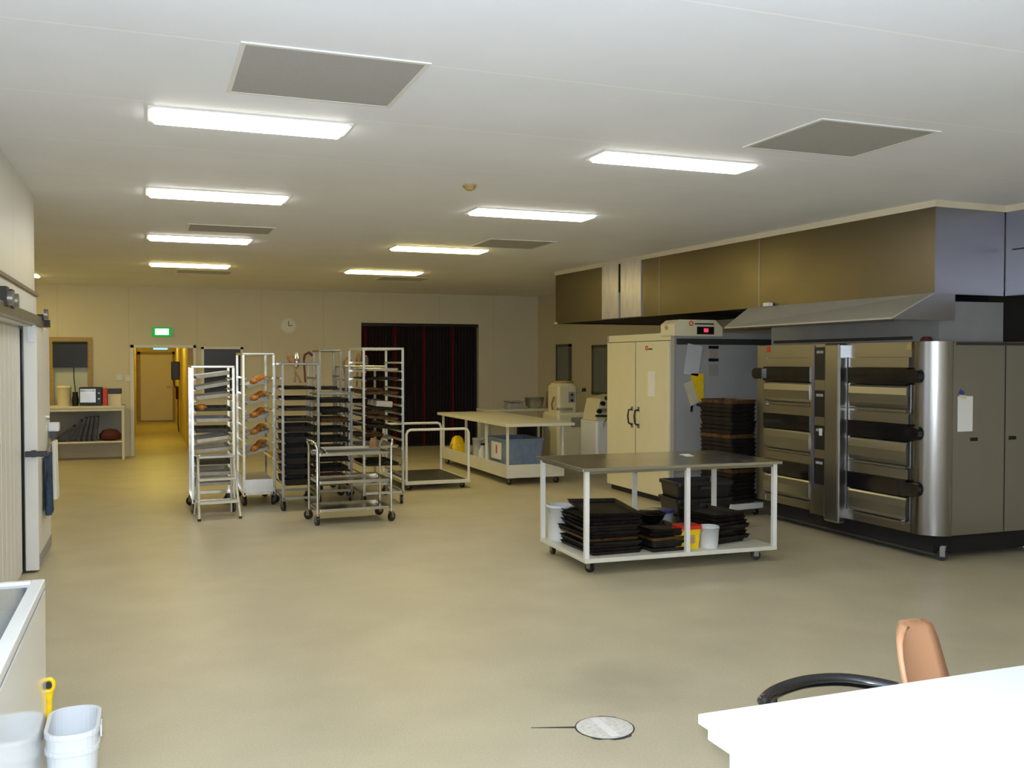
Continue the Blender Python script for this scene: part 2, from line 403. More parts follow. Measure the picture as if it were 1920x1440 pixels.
# phone and cord in the corridor
t = thing('wall_phone', 'black wall phone with a dangling dark cord on the corridor right wall', 'phone', (.72, 24.7, 1.5))
MB().box(-.19, -.12, -.24, 0, .12, .2).build('body', M['black'], t, bevel=.015)
MB().tube([(-.14, -.05, -.24), (-.12, -.12, -.38), (-.05, 0, -.5), (-.04, .05, -.62), (-.04, .05, -1.35), (-.03, -.15, -1.52)], .013).build('cord', M['black'], t)
MB().box(-.09, 0, -.72, -.02, .1, -.4).build('handset', M['maroonbag'], t, bevel=.02)
t = thing('corridor_lamp', 'warm globe lamp on the corridor ceiling near the doorway', 'ceiling light', (.22, 21.5, 2.5))
MB().lathe([(.09, 0), (.09, -.03)], n=16).build('base', M['white'], t)
MB().lathe([(.06, -.03), (.12, -.06), (.13, -.11), (.09, -.17), (.02, -.19)], n=16).build('globe', M['tungsten'], t)
c = dup(t, (.22, 26.5, 2.5), 0, 'warm globe lamp on the corridor ceiling near the end door')

# ------------------------------------------------------------------ shared pieces
def caster_into(parent, x, y, top, r=.05, rz=0, wm='black'):
    c = MB().box(-.02, -.02, top - .012, .02, .02, top).box(-.022, -.012, r * .8, -.016, .03, top - .01).box(.016, -.012, r * .8, .022, .03, top - .01).build('caster', M['dulltube'], parent, loc=(x, y, 0), rot=(0, 0, rz))
    MB().tube([(-.014, .012, r), (.014, .012, r)], r, n=16).build('wheel', M[wm], c)
    return c

# ------------------------------------------------------------------ side bench (left, far)
t = thing('work_bench', 'white steel bench with a low shelf under the ochre framed window', 'bench', (-.98, 18.2, 0))
MB().box(-.75, -.28, .90, .6, .3, .94).build('bench_top', M['offwhite'], t, bevel=.004)
MB().box(-.75, -.26, .30, .58, .28, .33).build('shelf', M['offwhite'], t)
for x, y in ((.57, -.25), (.57, .27), (-.72, -.25), (-.72, .27)):
    MB().box(x - .02, y - .02, 0, x + .02, y + .02, .90).build('leg', M['offwhite'], t)
for y in (-.25, .27):
    MB().box(-.70, y - .015, .85, .55, y + .015, .9).build('rail', M['offwhite'], t)
MB().box(-.72, .285, .33, .55, .297, .88).build('back_panel', M['greyplastic'], t)  # grey colour carries the shadow under the bench top
t = thing('round_tub', 'tall cream tub standing on the side bench top', 'tub', (-1.34, 18.08, .94))
MB().lathe([(.10, 0), (.115, .30), (.12, .31)], n=20).build('body', M['cream'], t)
MB().lathe([(.124, .31), (.124, .335), (.11, .345)], n=20).build('lid', M['cream'], t)
t = thing('jug', 'small dark jug beside the cream tub on the side bench', 'jug', (-1.165, 17.99, .94), -PI/2)
MB().lathe([(.05, 0), (.06, .1), (.04, .2), (.045, .24)], n=14).build('body', M['black'], t)
MB().tube([(.05, 0, .2), (.09, 0, .17), (.09, 0, .09), (.055, 0, .06)], .008).build('handle', M['black'], t)
t = thing('toaster_oven', 'silver and black appliance box on the side bench', 'appliance', (-.92, 18.1, .94))
MB().box(-.18, -.16, .015, .18, .16, .32).build('body', M['black'], t, bevel=.01)
MB().box(-.165, -.17, .06, .08, -.16, .29).build('door', M['alu'], t)
MB().tube([(-.15, -.175, .26), (-.15, -.2, .26), (.06, -.2, .26), (.06, -.175, .26)], .008).build('handle', M['dulltube'], t)
for k in range(2):
    MB().tube([(.13, -.16, .12 + .1*k), (.13, -.18, .12 + .1*k)], .018, n=12).build('knob', M['dulltube'], t)
tag(MB().box(-.035, -.14, 0, .035, .14, .3).build('red_box', M['redplastic'], bevel=.006, loc=(-.695, 18.08, .941)), 'upright red box beside the silver appliance on the side bench', 'box')
t = thing('storage_carton', 'small cream carton with dark lid at the right of the side bench', 'carton', (-.54, 18.12, .94))
MB().box(-.1, -.1, 0, .1, .1, .2).build('body', M['cream'], t)
MB().box(-.11, -.11, .2, .11, .11, .29).build('lid', M['black'], t, bevel=.01)
# leaning tins on the bench shelf
pr = MB().box(-.013, -.2, 0, .013, .2, .42).box(-.02, -.2, .0, .02, -.19, .42).box(-.02, .19, 0, .02, .2, .42).build('baking_tin', mat('dark_tin', (70, 66, 68), .45, .5, var=.3, scale=9))
xs = [(-1.52, -.9), (-1.30, -.55), (-1.13, -.3), (-1.04, -.22), (-.95, -.14), (-.86, -.1)]
for i, (x, a) in enumerate(xs):
    o = pr if i == 0 else pr.copy()
    if i: COL.objects.link(o)
    o.location = (x, 18.15, .332); o.rotation_euler = (0, -a, 0)
    tag(o, 'dark grey baking tin leaning on the side bench shelf, %s from the left' % ORD[i], 'baking tin', 'tins leaning on the bench shelf')
b = MB(); b.lathe([(.05, 0), (.17, .02), (.18, .1), (.12, .18), (.03, .2)], n=16)
o = b.build('cloth_bag', M['maroonbag'], loc=(-.62, 18.1, .33)); tag(o, 'slumped dark maroon bag on the side bench shelf', 'bag')

# ------------------------------------------------------------------ coolroom door and rail
t = thing('coolroom_door', 'white sliding coolroom door leaf with black gasket and latch', 'door', (-.89, 9.05, 0))
MB().box(-.04, -.51, .02, .06, .53, 1.99).build('leaf', M['white'], t, bevel=.008)
MB().box(-.062, -.514, .02, -.04, .53, 1.99).build('gasket', M['gloss_black'], t)
MB().box(.06, -.49, .04, .064, .51, .14).build('kick_plate', M['greyplastic'], t)
MB().box(-.005, -.516, 1.86, .055, -.51, 1.99).build('hanger_plate', M['dulltube'], t)
lt = MB().box(-.03, -.56, .94, .13, -.53, .985).box(.01, -.53, .935, .05, -.505, .99).build('latch', M['black'], t, bevel=.004)
MB().tube([(.06, .18, 1.22), (.09, .18, 1.22)], .028, n=14).build('knob', M['chrome'], t)
t = thing('door_rail', 'grey sliding door track with rollers on the coolroom wall', 'door track', (-.86, 7.6, 1.99))
MB().box(0, -1.6, .0, .05, 1.35, .075).build('track', M['dulltube'], t)
MB().box(0, -1.6, .24, .03, 1.15, .265).build('top_strip', mat('brown_strip', (128, 112, 88), .6), t)
MB().box(.003, -1.6, .075, .012, 1.13, .24).build('fascia', M['white'], t)
for y in (-.98, -.72, 1.22):
    r = MB().box(.015, y - .06, .05, .06, y + .06, .17 if y < 1 else .1).build('roller_bracket', M['rubber'], t)
    MB().tube([(.06, y, .10), (.09, y, .10)], .045, n=14).build('roller', M['dulltube'], r)
MB().box(.0, 1.35, .0, .09, 1.42, .06).build('end_stop', M['rubber'], t)
# inner door panel with ribs, notice papers, push bar
t = thing('coolroom_panel', 'white ribbed fixed panel behind the coolroom door gasket', 'panel', (-.955, 7.4, 0))
pnl = MB()
for k in range(9):
    pnl.box(0, -.9 + k*.22, .03, .012, -.9 + k*.22 + .205, 1.96)
pnl.build('ribs', M['white'], t)
MB().box(0, 1.06, .03, .008, 1.09, 1.96).build('edge_post', M['pane'], t)
bar = MB().tube([(.0, -.75, .96), (.05, -.75, .98), (.05, -.35, .98), (.0, -.35, .96)], .018).build('push_bar', M['dulltube'], t)
tag(MB().box(0, 0, 0, .004, .42, .42).build('notice_paper', M['paper'], loc=(-.943, 6.35, 1.3)), 'white notice sheet taped on the coolroom panel', 'notice')
# towels
def towel(label, y, w, z0, z1, m, x):
    b = MB(); n = 10
    rs = []
    for k in range(7):
        z = z1 + (z0 - z1) * k / 6
        rs.append([(.02 * math.sin(q * 1.9) * (.3 + k / 8) + .012 * s, (q / (n - 1) - .5) * w * (1 - .15 * math.sin(k * .6)), z) for s in (1, -1) for q in (range(n) if s > 0 else reversed(range(n)))])
    b.rings(rs, smooth=True)
    return tag(b.build('hanging_cloth', m, loc=(x, y, 0)), label, 'cloth')
towel('dark teal cloth hanging from the coolroom door latch side', 8.98, .34, .42, .92, M['teal'], -.79)
towel('white cloth hanging beside the dark teal cloth on the coolroom door', 9.36, .3, .5, 1.0, M['whitecloth'], -.775)
t = thing('towel_rail', 'short rail on the coolroom door holding the two cloths', 'rail', (-.83, 9.15, .0))
MB().tube([(0, -.32, .9), (.035, -.32, .93), (.035, .4, 1.0), (0, .4, 1.0)], .007).build('rod', M['dulltube'], t)
t = thing('soap_dispenser', 'small white dispenser with dark base by the coolroom door end', 'dispenser', (-.83, 9.42, 1.08))
MB().box(0, -.05, -.0, .09, .05, .08).build('body', M['whiteplastic'], t, bevel=.01)
MB().box(.01, -.045, -.06, .07, .045, 0).build('nozzle', M['black'], t)

# ------------------------------------------------------------------ freezer, bucket, yellow handle (left foreground)
t = thing('chest_freezer', 'white chest freezer with sliding glass lid in the left foreground', 'freezer', (-.36, 3.9, 0))
MB().box(-.49, -2.6, .04, 0, 0, .86).build('body', M['whitegloss'], t, bevel=.006)
MB().box(-.49, -2.6, .868, -.445, 0, .9).box(-.045, -2.6, .868, 0, 0, .9).box(-.445, -.03, .868, -.045, 0, .9).box(-.445, -2.6, .868, -.045, -2.55, .9).build('rim', M['white'], t, bevel=.004)
MB().box(-.445, -2.55, .872, -.045, -.03, .889).build('glass_lid', M['glass_top'], t)
MB().box(-.01, -2.6, .858, -.002, -.002, .87).build('seal', M['greyplastic'], t)
MB().box(-.46, -2.5, 0, -.03, -.05, .04).build('plinth', M['black'], t)
t = thing('square_bucket', 'empty white plastic bucket against the freezer side on the floor', 'bucket', (-.262, 3.79, 0))
def rr(a, z, g=0): return rrect(-.09 - g, -.155 - g, .09 + g, .155 + g, .075 + g, z, 6)
b = MB()
b.rings([rr(0, .0, -.02), rr(0, .28, -.008), rr(0, .385, -.004), rr(0, .4, -.004), rr(0, .4, -.012), rr(0, .30, -.014), rr(0, .02, -.03)], smooth=False)
b.build('body', M['whiteplastic'], t)
MB().rings([rr(0, .383, .0), rr(0, .402, .0), rr(0, .402, -.006), rr(0, .383, -.006)], smooth=False, loop=True).build('rim', M['whiteplastic'], t)
MB().rings([rr(0, .325, .0), rr(0, .34, .0), rr(0, .34, -.01), rr(0, .325, -.01)], smooth=False, loop=True).build('collar', M['whiteplastic'], t)
MB().box(.09, -.03, .34, .095, .03, .382).build('handle_lug', M['whiteplastic'], t)
t = thing('plastic_hook', 'yellow plastic hook with a hole hanging at the freezer far end', 'hook', (-.355, 3.93, .32))
MB().tube([(0, 0, 0), (0, 0, .12), (0, 0, .15)], [.012, .013, .018], n=10).build('grip', M['yellow'], t)
MB().tube([(.0 + .018*math.cos(a), 0, .175 + .024*math.sin(a)) for a in [2*PI*k/12 for k in range(12)]], .008, loop=True).build('hanging_loop', M['yellow'], t)
MB().tube([(0, .004, .175), (0, -.004, .175)], .013, n=10).build('peg', M['black'], t)

# ------------------------------------------------------------------ desk and chairs (right foreground)
t = thing('desk_table', 'bright white laminate table in the right foreground', 'table', (1.38, 2.225, 0))
MB().box(0, -1.4, .722, 1.9, 0, .75).build('table_top', M['desk'], t, bevel=.004)
MB().box(.02, -1.38, .684, .045, -.02, .722).box(1.855, -1.38, .684, 1.88, -.02, .722).box(.045, -.045, .684, 1.855, -.02, .722).box(.045, -1.38, .684, 1.855, -1.355, .722).build('apron', M['desk'], t)
for x in (.072, 1.83):
    for y in (-.10, -1.3):
        MB().box(x - .022, y - .022, 0, x + .022, y + .022, .70).build('leg', M['white'], t)
t = thing('tub_chair', 'black chair with a curved tube backrest tucked behind the white table', 'chair', (1.99, 2.44, 0))
arc = [(1.757, 2.462, .650), (1.765, 2.468, .651), (1.82, 2.507, .655), (1.90, 2.535, .66), (2.0, 2.55, .662), (2.11, 2.533, .66), (2.19, 2.48, .655), (2.24, 2.42, .651), (2.248, 2.41, .65)]
arc = [Vector((x - 1.99, y - 2.44, z)) for x, y, z in arc]
sm = [arc[0]]
for i in range(1, len(arc) - 2):
    p0, p1, p2, p3 = arc[i-1], arc[i], arc[i+1], arc[i+2]
    for k in range(4):
        u = k / 4
        sm.append(.5 * (2*p1 + (p2 - p0)*u + (2*p0 - 5*p1 + 4*p2 - p3)*u*u + (3*p1 - p0 - 3*p2 + p3)*u**3))
sm += arc[-2:]
MB().tube(sm, [.012] + [.021] * (len(sm) - 2) + [.012], n=14).build('backrest', M['gloss_black'], t)
MB().rings([rrect(-.21, -.24, .21, .12, .08, .42), rrect(-.22, -.25, .22, .13, .08, .44), rrect(-.21, -.24, .21, .12, .08, .465)]).build('seat', M['black'], t)
for x, y in ((-.2, -.2), (.2, -.2), (-.17, .06), (.17, .06)):
    MB().tube([(x * 1.1, y * 1.05, 0), (x, y, .43)], .012).build('leg', M['dulltube'], t)
for x, x2 in ((-.17, -.165), (.19, .2)):
    MB().tube([(x, .0, .43), (x, .04, .55), (x2, .06 if x < 0 else .04, .645)], .012).build('back_support', M['black'], t)
t = thing('shell_chair', 'tan plastic shell chair beyond the white table', 'chair', (2.49, 2.52, 0), math.radians(-152))
# local: seat towards +y, backrest at y=0, width along x
rs = []
zz = [.43, .50, .58, .66, .72, .765, .79, .80]
hw = [.20, .20, .195, .185, .175, .155, .12, .06]
for z, h in zip(zz, hw):
    k = (z - .43) / .37
    y = -.02 - .09 * k
    ring = []
    for s in (1, -1):
        for q in (range(9) if s > 0 else reversed(range(9))):
            u = q / 4 - 1
            ring.append((u * h, y + .05 * u * u * .8 + (.009 if s > 0 else -.009), z))
    rs.append(ring)
MB().rings(rs, smooth=True).build('backrest', M['tan'], t)
rs = []
for y, z, h in ((-.01, .445, .2), (.1, .425, .21), (.25, .43, .215), (.38, .44, .2), (.42, .42, .17)):
    ring = []
    for s in (1, -1):
        for q in (range(9) if s > 0 else reversed(range(9))):
            u = q / 4 - 1
            ring.append((u * h, y, z + .025 * u * u + (.008 if s > 0 else -.008)))
    rs.append(ring)
MB().rings(rs, smooth=False).build('seat', M['tan'], t)
for x, y in ((-.18, .0), (.18, .0), (-.18, .34), (.18, .34)):
    MB().tube([(x * 1.15, y * 1.05 - .0, 0), (x, y, .42)], .011).build('leg', M['dulltube'], t)

# drain
t = thing('floor_drain', 'round pale drain cover set in the floor with dark chipped edge', 'drain', (1.97, 3.98, 0))
MB().lathe([(.132, 0), (.132, .003)], n=36).build('cover', mat('worn_drain_cover', (214, 212, 206), .5, .2, var=.16, scale=40), t)
random.seed(5)
ring = []
for k in range(40):
    a = 2*PI*k/40
    r = .138 + (.012 if k in (25, 26, 29, 30, 31, 32, 33) else 0) + (.006 if 4 < k < 9 else 0) + .002*random.random()
    ring.append((r*math.cos(a), r*math.sin(a)))
b = MB()
b.rings([[(x, y, .0005) for x, y in ring], [(x*.999, y*.999, .0018) for x, y in ring]])
b.prism([(-.125, .04), (-.125, .06), (-.32, .122), (-.32, .118)], .0004, .0016)
b.build('chipped_edge', M['rubber'], t)
MB().box(-.02, -.11, .003, .02, .11, .0045).build('lift_bar', M['white'], t)

# ------------------------------------------------------------------ steel topped table with white frame
TA = math.radians(-2.0)
t = thing('work_table', 'steel topped table on a white tube frame with casters and loaded lower shelf', 'table', (3.22, 6.86, 0), TA)
TW, TD = 1.77, 1.02
MB().box(-.03, -.03, .833, TW + .03, TD + .03, .858).build('table_top', M['table_steel'], t, bevel=.003)
MB().box(0, 0, .10, TW, TD, .135).build('shelf', M['offwhite'], t, bevel=.004)
for x, y in ((.02, .02), (TW * .52, .02), (TW - .02, .02), (.02, TD - .02), (TW * .52, TD - .02), (TW - .02, TD - .02)):
    MB().box(x - .018, y - .018, .135, x + .018, y + .018, .833).build('leg', M['white'], t)
MB().box(.02, .005, .81, TW - .02, .03, .833).box(.02, TD - .03, .81, TW - .02, TD - .005, .833).box(.005, .03, .81, .03, TD - .03, .833).box(TW - .03, .03, .81, TW - .005, TD - .03, .833).build('top_frame', M['dulltube'], t)
for x, y, a in ((.1, .12, .4), (TW - .12, .12, 1.2), (.08, TD - .12, 0), (TW - .1, TD - .12, 2.2)):
    caster_into(t, x, y, .10, .042, a)
def T(x, y, z):                      # table coordinates to world
    c, s = math.cos(TA), math.sin(TA)
    return (3.22 + x*c - y*s, 6.86 + x*s + y*c, z)
tag(MB().box(-.045, -.03, 0, .045, .03, .002).build('paper_label', M['paper'], loc=T(1.30, .74, .8585), rot=(0, 0, .1)), 'small white paper lying on the steel table top, far one of two', 'paper')
tag(MB().box(-.035, -.03, 0, .035, .03, .002).build('paper_label', M['paper'], loc=T(1.27, .62, .8585), rot=(0, 0, .05)), 'small white paper lying on the steel table top, near one of two', 'paper')

def make_tray(w, d, h, m, name='baking_tray'):
    """open sheet tray: base, raised rim and rolled lip in one pressed mesh"""
    a, b = w/2, d/2; r = .02; f = .012
    return MB().rings([rrect(-a+f, -b+f, a-f, b-f, r, 0, 3), rrect(-a, -b, a, b, r, h, 3), rrect(-a-.006, -b-.006, a+.006, b+.006, r, h, 3), rrect(-a-.006, -b-.006, a+.006, b+.006, r, h-.004, 3),
                       rrect(-a-.001, -b-.001, a+.001, b+.001, r, h-.003, 3)][:3] + [rrect(-a+.003, -b+.003, a-.003, b-.003, r, h, 3), rrect(-a+f+.003, -b+f+.003, a-f-.003, b-f-.003, r, .003, 3)], smooth=False).build(name, m)
def stack(proto_args, n, base, step, where, group, mats=None, jit=.015, yaw=0, tilt=None, cat='baking tray'):
    """n trays piled up from base, each an object with its place in the pile as label"""
    protos = {}
    out = []
    for i in range(n):
        mk = mats[i % len(mats)] if mats else 'tray'
        if mk not in protos:
            o = make_tray(*proto_args, M[mk]); protos[mk] = o
        else:
            o = protos[mk].copy(); COL.objects.link(o)
        o.location = (base[0] + random.uniform(-jit, jit), base[1] + random.uniform(-jit, jit), base[2] + i * step)
        o.rotation_euler = (tilt(i)[0] if tilt else 0, tilt(i)[1] if tilt else 0, yaw + random.uniform(-.04, .04) * (jit / .015))
        pos = 'topmost' if i == n - 1 else ('lowest' if i == 0 else ORD[i] + ' from the bottom')
        col = {'tray': 'black', 'tray_brown': 'brown crusted', 'tray_grey': 'dull grey', 'alu': 'silver'}[mk]
        tag(o, '%s baking tray %s, %s' % (col, where, pos), cat, group)
        out.append(o)
    return out
random.seed(11)
x, y, z = T(.32, .42, .137)
stack((.46, .64, .026), 11, (x, y, z), .027, 'in the left table shelf pile', 'trays piled at the left of the steel table shelf', ['tray', 'tray', 'tray', 'tray', 'tray_brown', 'tray', 'tray'], .02, TA)
o = make_tray(.44, .6, .03, M['tray']); o.location = (x + .03, y + .02, z + 11*.027 + .02); o.rotation_euler = (.06, .02, -.10)
tag(o, 'warped black baking tray tilted on top of the left table shelf pile', 'baking tray', 'trays piled at the left of the steel table shelf')
x, y, z = T(.77, .27, .137)
stack((.32, .40, .03), 6, (x, y, z), .031, 'in the middle table shelf pile', 'trays piled in the middle of the steel table shelf', ['tray', 'tray_grey', 'tray', 'tray_brown', 'tray', 'tray'], .02, TA + .05)
x, y, z = T(1.42, .46, .137)
stack((.36, .5, .03), 8, (x, y, z), .032, 'in the right table shelf pile', 'trays piled at the right of the steel table shelf', ['tray'], .025, TA + .25)

def bucket(name, label, cat, r, h, loc, m, lid=None, lidname='lid', handle=True):
    t = thing(name, label, cat, loc)
    MB().lathe([(r*.86, 0), (r*.98, h*.93), (r, h*.93), (r, h*.97), (r*.97, h), (r*.93, h), (r*.82, .01)], n=24, smooth=True).build('body', m, t)
    if lid:
        MB().lathe([(r*1.04, h*.93), (r*1.05, h*1.02), (r*.98, h*1.04), (r*.3, h*1.05)], n=24).build(lidname, lid, t)
    if handle:
        MB().tube([(r*1.02*math.cos(a), -r*.25 - .02*math.sin(a), h*.93 - .28*h*math.sin(a)) for a in [PI*k/10 for k in range(11)]], .003, n=6).build('bail', M['dulltube'], t)
    return t
bucket('white_bucket', 'white bucket behind the left tray pile on the steel table shelf', 'bucket', .125, .31, T(.13, .86, .136), M['whiteplastic'])
bucket('white_bucket', 'small white bucket beside the yellow tub on the steel table shelf', 'bucket', .09, .18, T(1.19, .14, .136), M['whiteplastic'])
t = bucket('lidded_tub', 'white tub with a blue lid behind the middle tray pile', 'tub', .12, .22, T(1.08, .80, .136), M['whiteplastic'], M['bluelid'])
t = thing('yellow_tub', 'yellow tub with red rim at the front of the steel table shelf', 'tub', T(1.0, .17, .136))
MB().rings([rrect(-.085, -.07, .085, .07, .03, 0), rrect(-.1, -.08, .1, .08, .03, .17)]).build('body', M['yellow'], t)
MB().rings([rrect(-.106, -.086, .106, .086, .03, .165), rrect(-.106, -.086, .106, .086, .03, .195), rrect(-.09, -.07, .09, .07, .03, .2)]).build('lid', M['redplastic'], t)
MB().box(-.05, -.082, .05, .03, -.076, .12).build('printed_label', M['ochre'], t)
t = thing('mixing_bowl', 'dark bowl wrapped in shiny plastic on top of the middle pile', 'bowl', T(.75, .34, .137 + 6*.031 + .004))
MB().lathe([(.06, 0), (.10, .04), (.13, .09), (.135, .09), (.125, .085), (.06, .012)], n=20).build('body', M['gloss_black'], t)
MB().lathe([(.13, .092), (.09, .115), (.03, .12)], n=20).build('wrap', M['gloss_black'], t)
t = thing('jar', 'brown glass jar at the right end of the middle tray pile', 'jar', T(1.0, .36, .136))
MB().lathe([(.04, 0), (.042, .11), (.03, .14), (.03, .15)], n=16).build('body', M['brownwood'], t)
MB().lathe([(.033, .15), (.033, .17), (.01, .172)], n=16).build('lid', M['whiteplastic'], t)

# black crates on the floor behind the table, tray tower on a white dolly
def crate(label, loc, w, d, h, rz):
    t = thing('stacking_crate', label, 'crate', loc, rz, 'black crates behind the steel table')
    a, b = w/2, d/2
    MB().rings([rrect(-a+.02, -b+.02, a-.02, b-.02, .03, 0), rrect(-a, -b, a, b, .03, h), rrect(-a+.012, -b+.012, a-.012, b-.012, .03, h), rrect(-a+.03, -b+.03, a-.03, b-.03, .03, .012)]).build('body', M['black'], t)
    MB().rings([rrect(-a-.012, -b-.012, a+.012, b+.012, .04, h-.035), rrect(-a-.012, -b-.012, a+.012, b+.012, .04, h), rrect(-a+.002, -b+.002, a-.002, b-.002, .03, h), rrect(-a+.002, -b+.002, a-.002, b-.002, .03, h-.035)], loop=True).build('rim', M['black'], t)
    for s in (-1, 1):
        MB().box(-.07, s*(b+.001), h*.55, .07, s*(b+.014), h*.72).build('hand_grip', M['rubber'], t)
for k in range(3):
    crate('black plastic crate on the floor behind the steel table, %s' % ('lowest of three', 'middle of three', 'topmost of three')[k], (5.22 + .01*k, 8.5, .003 + .165*k), .62, .42, .16, -.05)
t = thing('tray_dolly', 'white wheeled dolly under the tall black tray tower', 'dolly', (6.10, 9.22, 0), math.radians(8))
MB().box(-.25, -.33, .08, .22, .33, .14).build('deck', M['white'], t, bevel=.006)
for sx in (-.2, .17):
    for sy in (-.27, .27):
        caster_into(t, sx, sy, .08, .035)
random.seed(4)
stack((.36, .54, .045), 24, (6.085, 9.21, .142), .0475, 'in the tall tower beside the ovens', 'trays in the tall tower', ['tray'] * 7 + ['tray_brown'], .008, math.radians(8))

# ------------------------------------------------------------------ cream prover cabinet
t = thing('proving_cabinet', 'tall cream double door proving cabinet beside the ovens', 'cabinet', (5.75, 9.82, 0))
PL, PH = 1.74, 2.04
MB().box(.03, 0, .10, 1.5, PL, PH).build('body', M['side_paint'], t)
MB().box(.05, .03, .0, 1.45, PL - .03, .10).build('plinth', M['rubber'], t)
MB().box(.0, .02, 1.955, .03, PL - .02, PH).build('header', M['cream'], t)
MB().box(-.002, -.004, .1, .03, .07, PH).box(-.002, PL - .05, .1, .03, PL + .0, PH).build('front_frame', M['greyplastic'], t)
for i, (y0, y1, hy) in enumerate(((.075, .875, .80), (.89, PL - .055, .97))):
    d = MB().box(-.03, y0, .08, .03, y1, 1.945).build('door', M['cream'], t, bevel=.006)
    MB().tube([(-.03, hy, 1.10), (-.085, hy, 1.09), (-.095, hy, 1.02), (-.085, hy, .93), (-.03, hy, .90)], .011).build('handle', M['black'], d)
    for z0 in (1.08, .87): MB().box(-.04, hy - .02, z0, -.03, hy + .02, z0 + .055).build('handle_mount', M['dulltube'], d)
MB().box(-.034, .874, .1, -.026, .891, 1.945).build('door_strip', M['chrome'], t)
lg = MB().box(-.034, .46, 1.845, -.0305, .56, 1.86).build('maker_mark', M['black'], t)
MB().tube([(-.034, .60 + .025*math.cos(a), 1.865 + .025*math.sin(a)) for a in [2*PI*k/12 for k in range(12)]], .006, loop=True).build('emblem', M['redplastic'], t)
MB().box(.03, -.006, 1.90, 1.5, 0, 1.97).build('side_band', M['rubber'], t)
# control head on the near corner
ch = MB().rings([[(x, -.06, z) for x, z in ((-.03, 2.0), (.62, 2.0), (.62, 2.10), (.52, 2.19), (.04, 2.19), (-.03, 2.14))], [(x, .26, z) for x, z in ((-.03, 2.0), (.62, 2.0), (.62, 2.10), (.52, 2.19), (.04, 2.19), (-.03, 2.14))]]).build('control_head', M['cream'], t, bevel=.012)
MB().box(.27, -.066, 2.02, .50, -.059, 2.11).build('control_panel', M['black'], ch)
MB().box(.36, -.069, 2.045, .42, -.065, 2.09).build('display', M['led'], ch)
MB().box(.24, -.064, 2.135, .50, -.059, 2.15).build('maker_mark', M['black'], ch)
MB().tube([(.19 + .025*math.cos(a), -.063, 2.145 + .025*math.sin(a)) for a in [2*PI*k/12 for k in range(12)]], .006, loop=True).build('emblem', M['redplastic'], ch)
MB().tube([(-.04, .12, 2.1), (-.028, .12, 2.1)], .028, n=14).build('lock', M['ochre'], ch)
# papers on the cabinet
def sheet(name, label, cat, loc, w, h, m, face='y', roll=0, extra=None):
    if face == 'y': b = MB().box(-w/2, -.003, -h/2, w/2, 0, h/2); rot = (0, roll, 0)
    else: b = MB().box(-.003, -w/2, -h/2, 0, w/2, h/2); rot = (roll, 0, 0)
    return tag(b.build(name, m, loc=loc, rot=rot), label, cat)
sheet('notice_paper', 'white note stuck on the right cream cabinet door', 'notice', (5.718, 10.30, 1.43), .17, .3, M['paper'], 'x')
sheet('notice_paper', 'tilted pale sheet stuck high on the cabinet grey side', 'notice', (6.0, 9.812, 1.72), .2, .36, mat('pale_sheet', (186, 188, 192), .6, var=.05), 'y', .16)
sheet('warning_sheet', 'yellow sheet stuck on the cabinet grey side', 'notice', (6.06, 9.812, 1.395), .17, .33, M['yellowpaper'], 'y')
sheet('notice_paper', 'torn cream note partly covering the yellow sheet corner', 'notice', (5.975, 9.806, 1.33), .12, .28, mat('cream_note', (196, 188, 160), .8, var=.1), 'y', -.35)
sheet('warning_plate', 'upper black plate on the cabinet grey side', 'plate', (6.28, 9.812, 1.87), .14, .035, M['black'])
sheet('warning_plate', 'lower black plate on the cabinet grey side', 'plate', (6.28, 9.812, 1.72), .14, .035, M['black'])
sheet('notice_paper', 'beige card between the two black plates on the cabinet side', 'notice', (6.28, 9.812, 1.795), .11, .10, mat('beige_card', (150, 138, 124), .8, var=.08))
sheet('notice_paper', 'faint beige card below the lower black plate', 'notice', (6.28, 9.812, 1.60), .12, .14, mat('faint_card', (146, 138, 134), .8, var=.08))
sheet('tape_strip', 'short dark tape left under the torn cream note', 'tape', (5.985, 9.812, 1.15), .03, .08, M['black'], 'y', .1)
sheet('tape_strip', 'short dark tape right under the yellow sheet', 'tape', (6.09, 9.812, 1.185), .08, .03, M['rubber'], 'y', .2)
# things on top of cabinet
tag(MB().rings([rrect(-.05, -.05, .05, .05, .02, 0), rrect(-.06, -.06, .06, .06, .02, .1)]).build('small_tub', M['whiteplastic'], loc=(6.0, 10.35, PH)), 'small white tub on top of the cream cabinet', 'tub')
tag(MB().box(-.08, -.1, 0, .08, .1, .07).build('small_box', M['redplastic'], loc=(6.02, 10.1, PH + .001)), 'small red box on top of the cream cabinet', 'box')

# ------------------------------------------------------------------ deck oven
OX, OY0, OY1, OZ0, OZ1 = 6.15, 6.27, 8.75, .22, 1.87
t = thing('deck_oven', 'large stainless three deck bakery oven with two door columns', 'oven', (OX, OY0, 0))
body = MB().prism([(.02, .17), (.20, 0), (1.34, 0), (1.34, 2.48), (.02, 2.48)], OZ0, OZ1)
body.build('body', M['steel_side'], t)
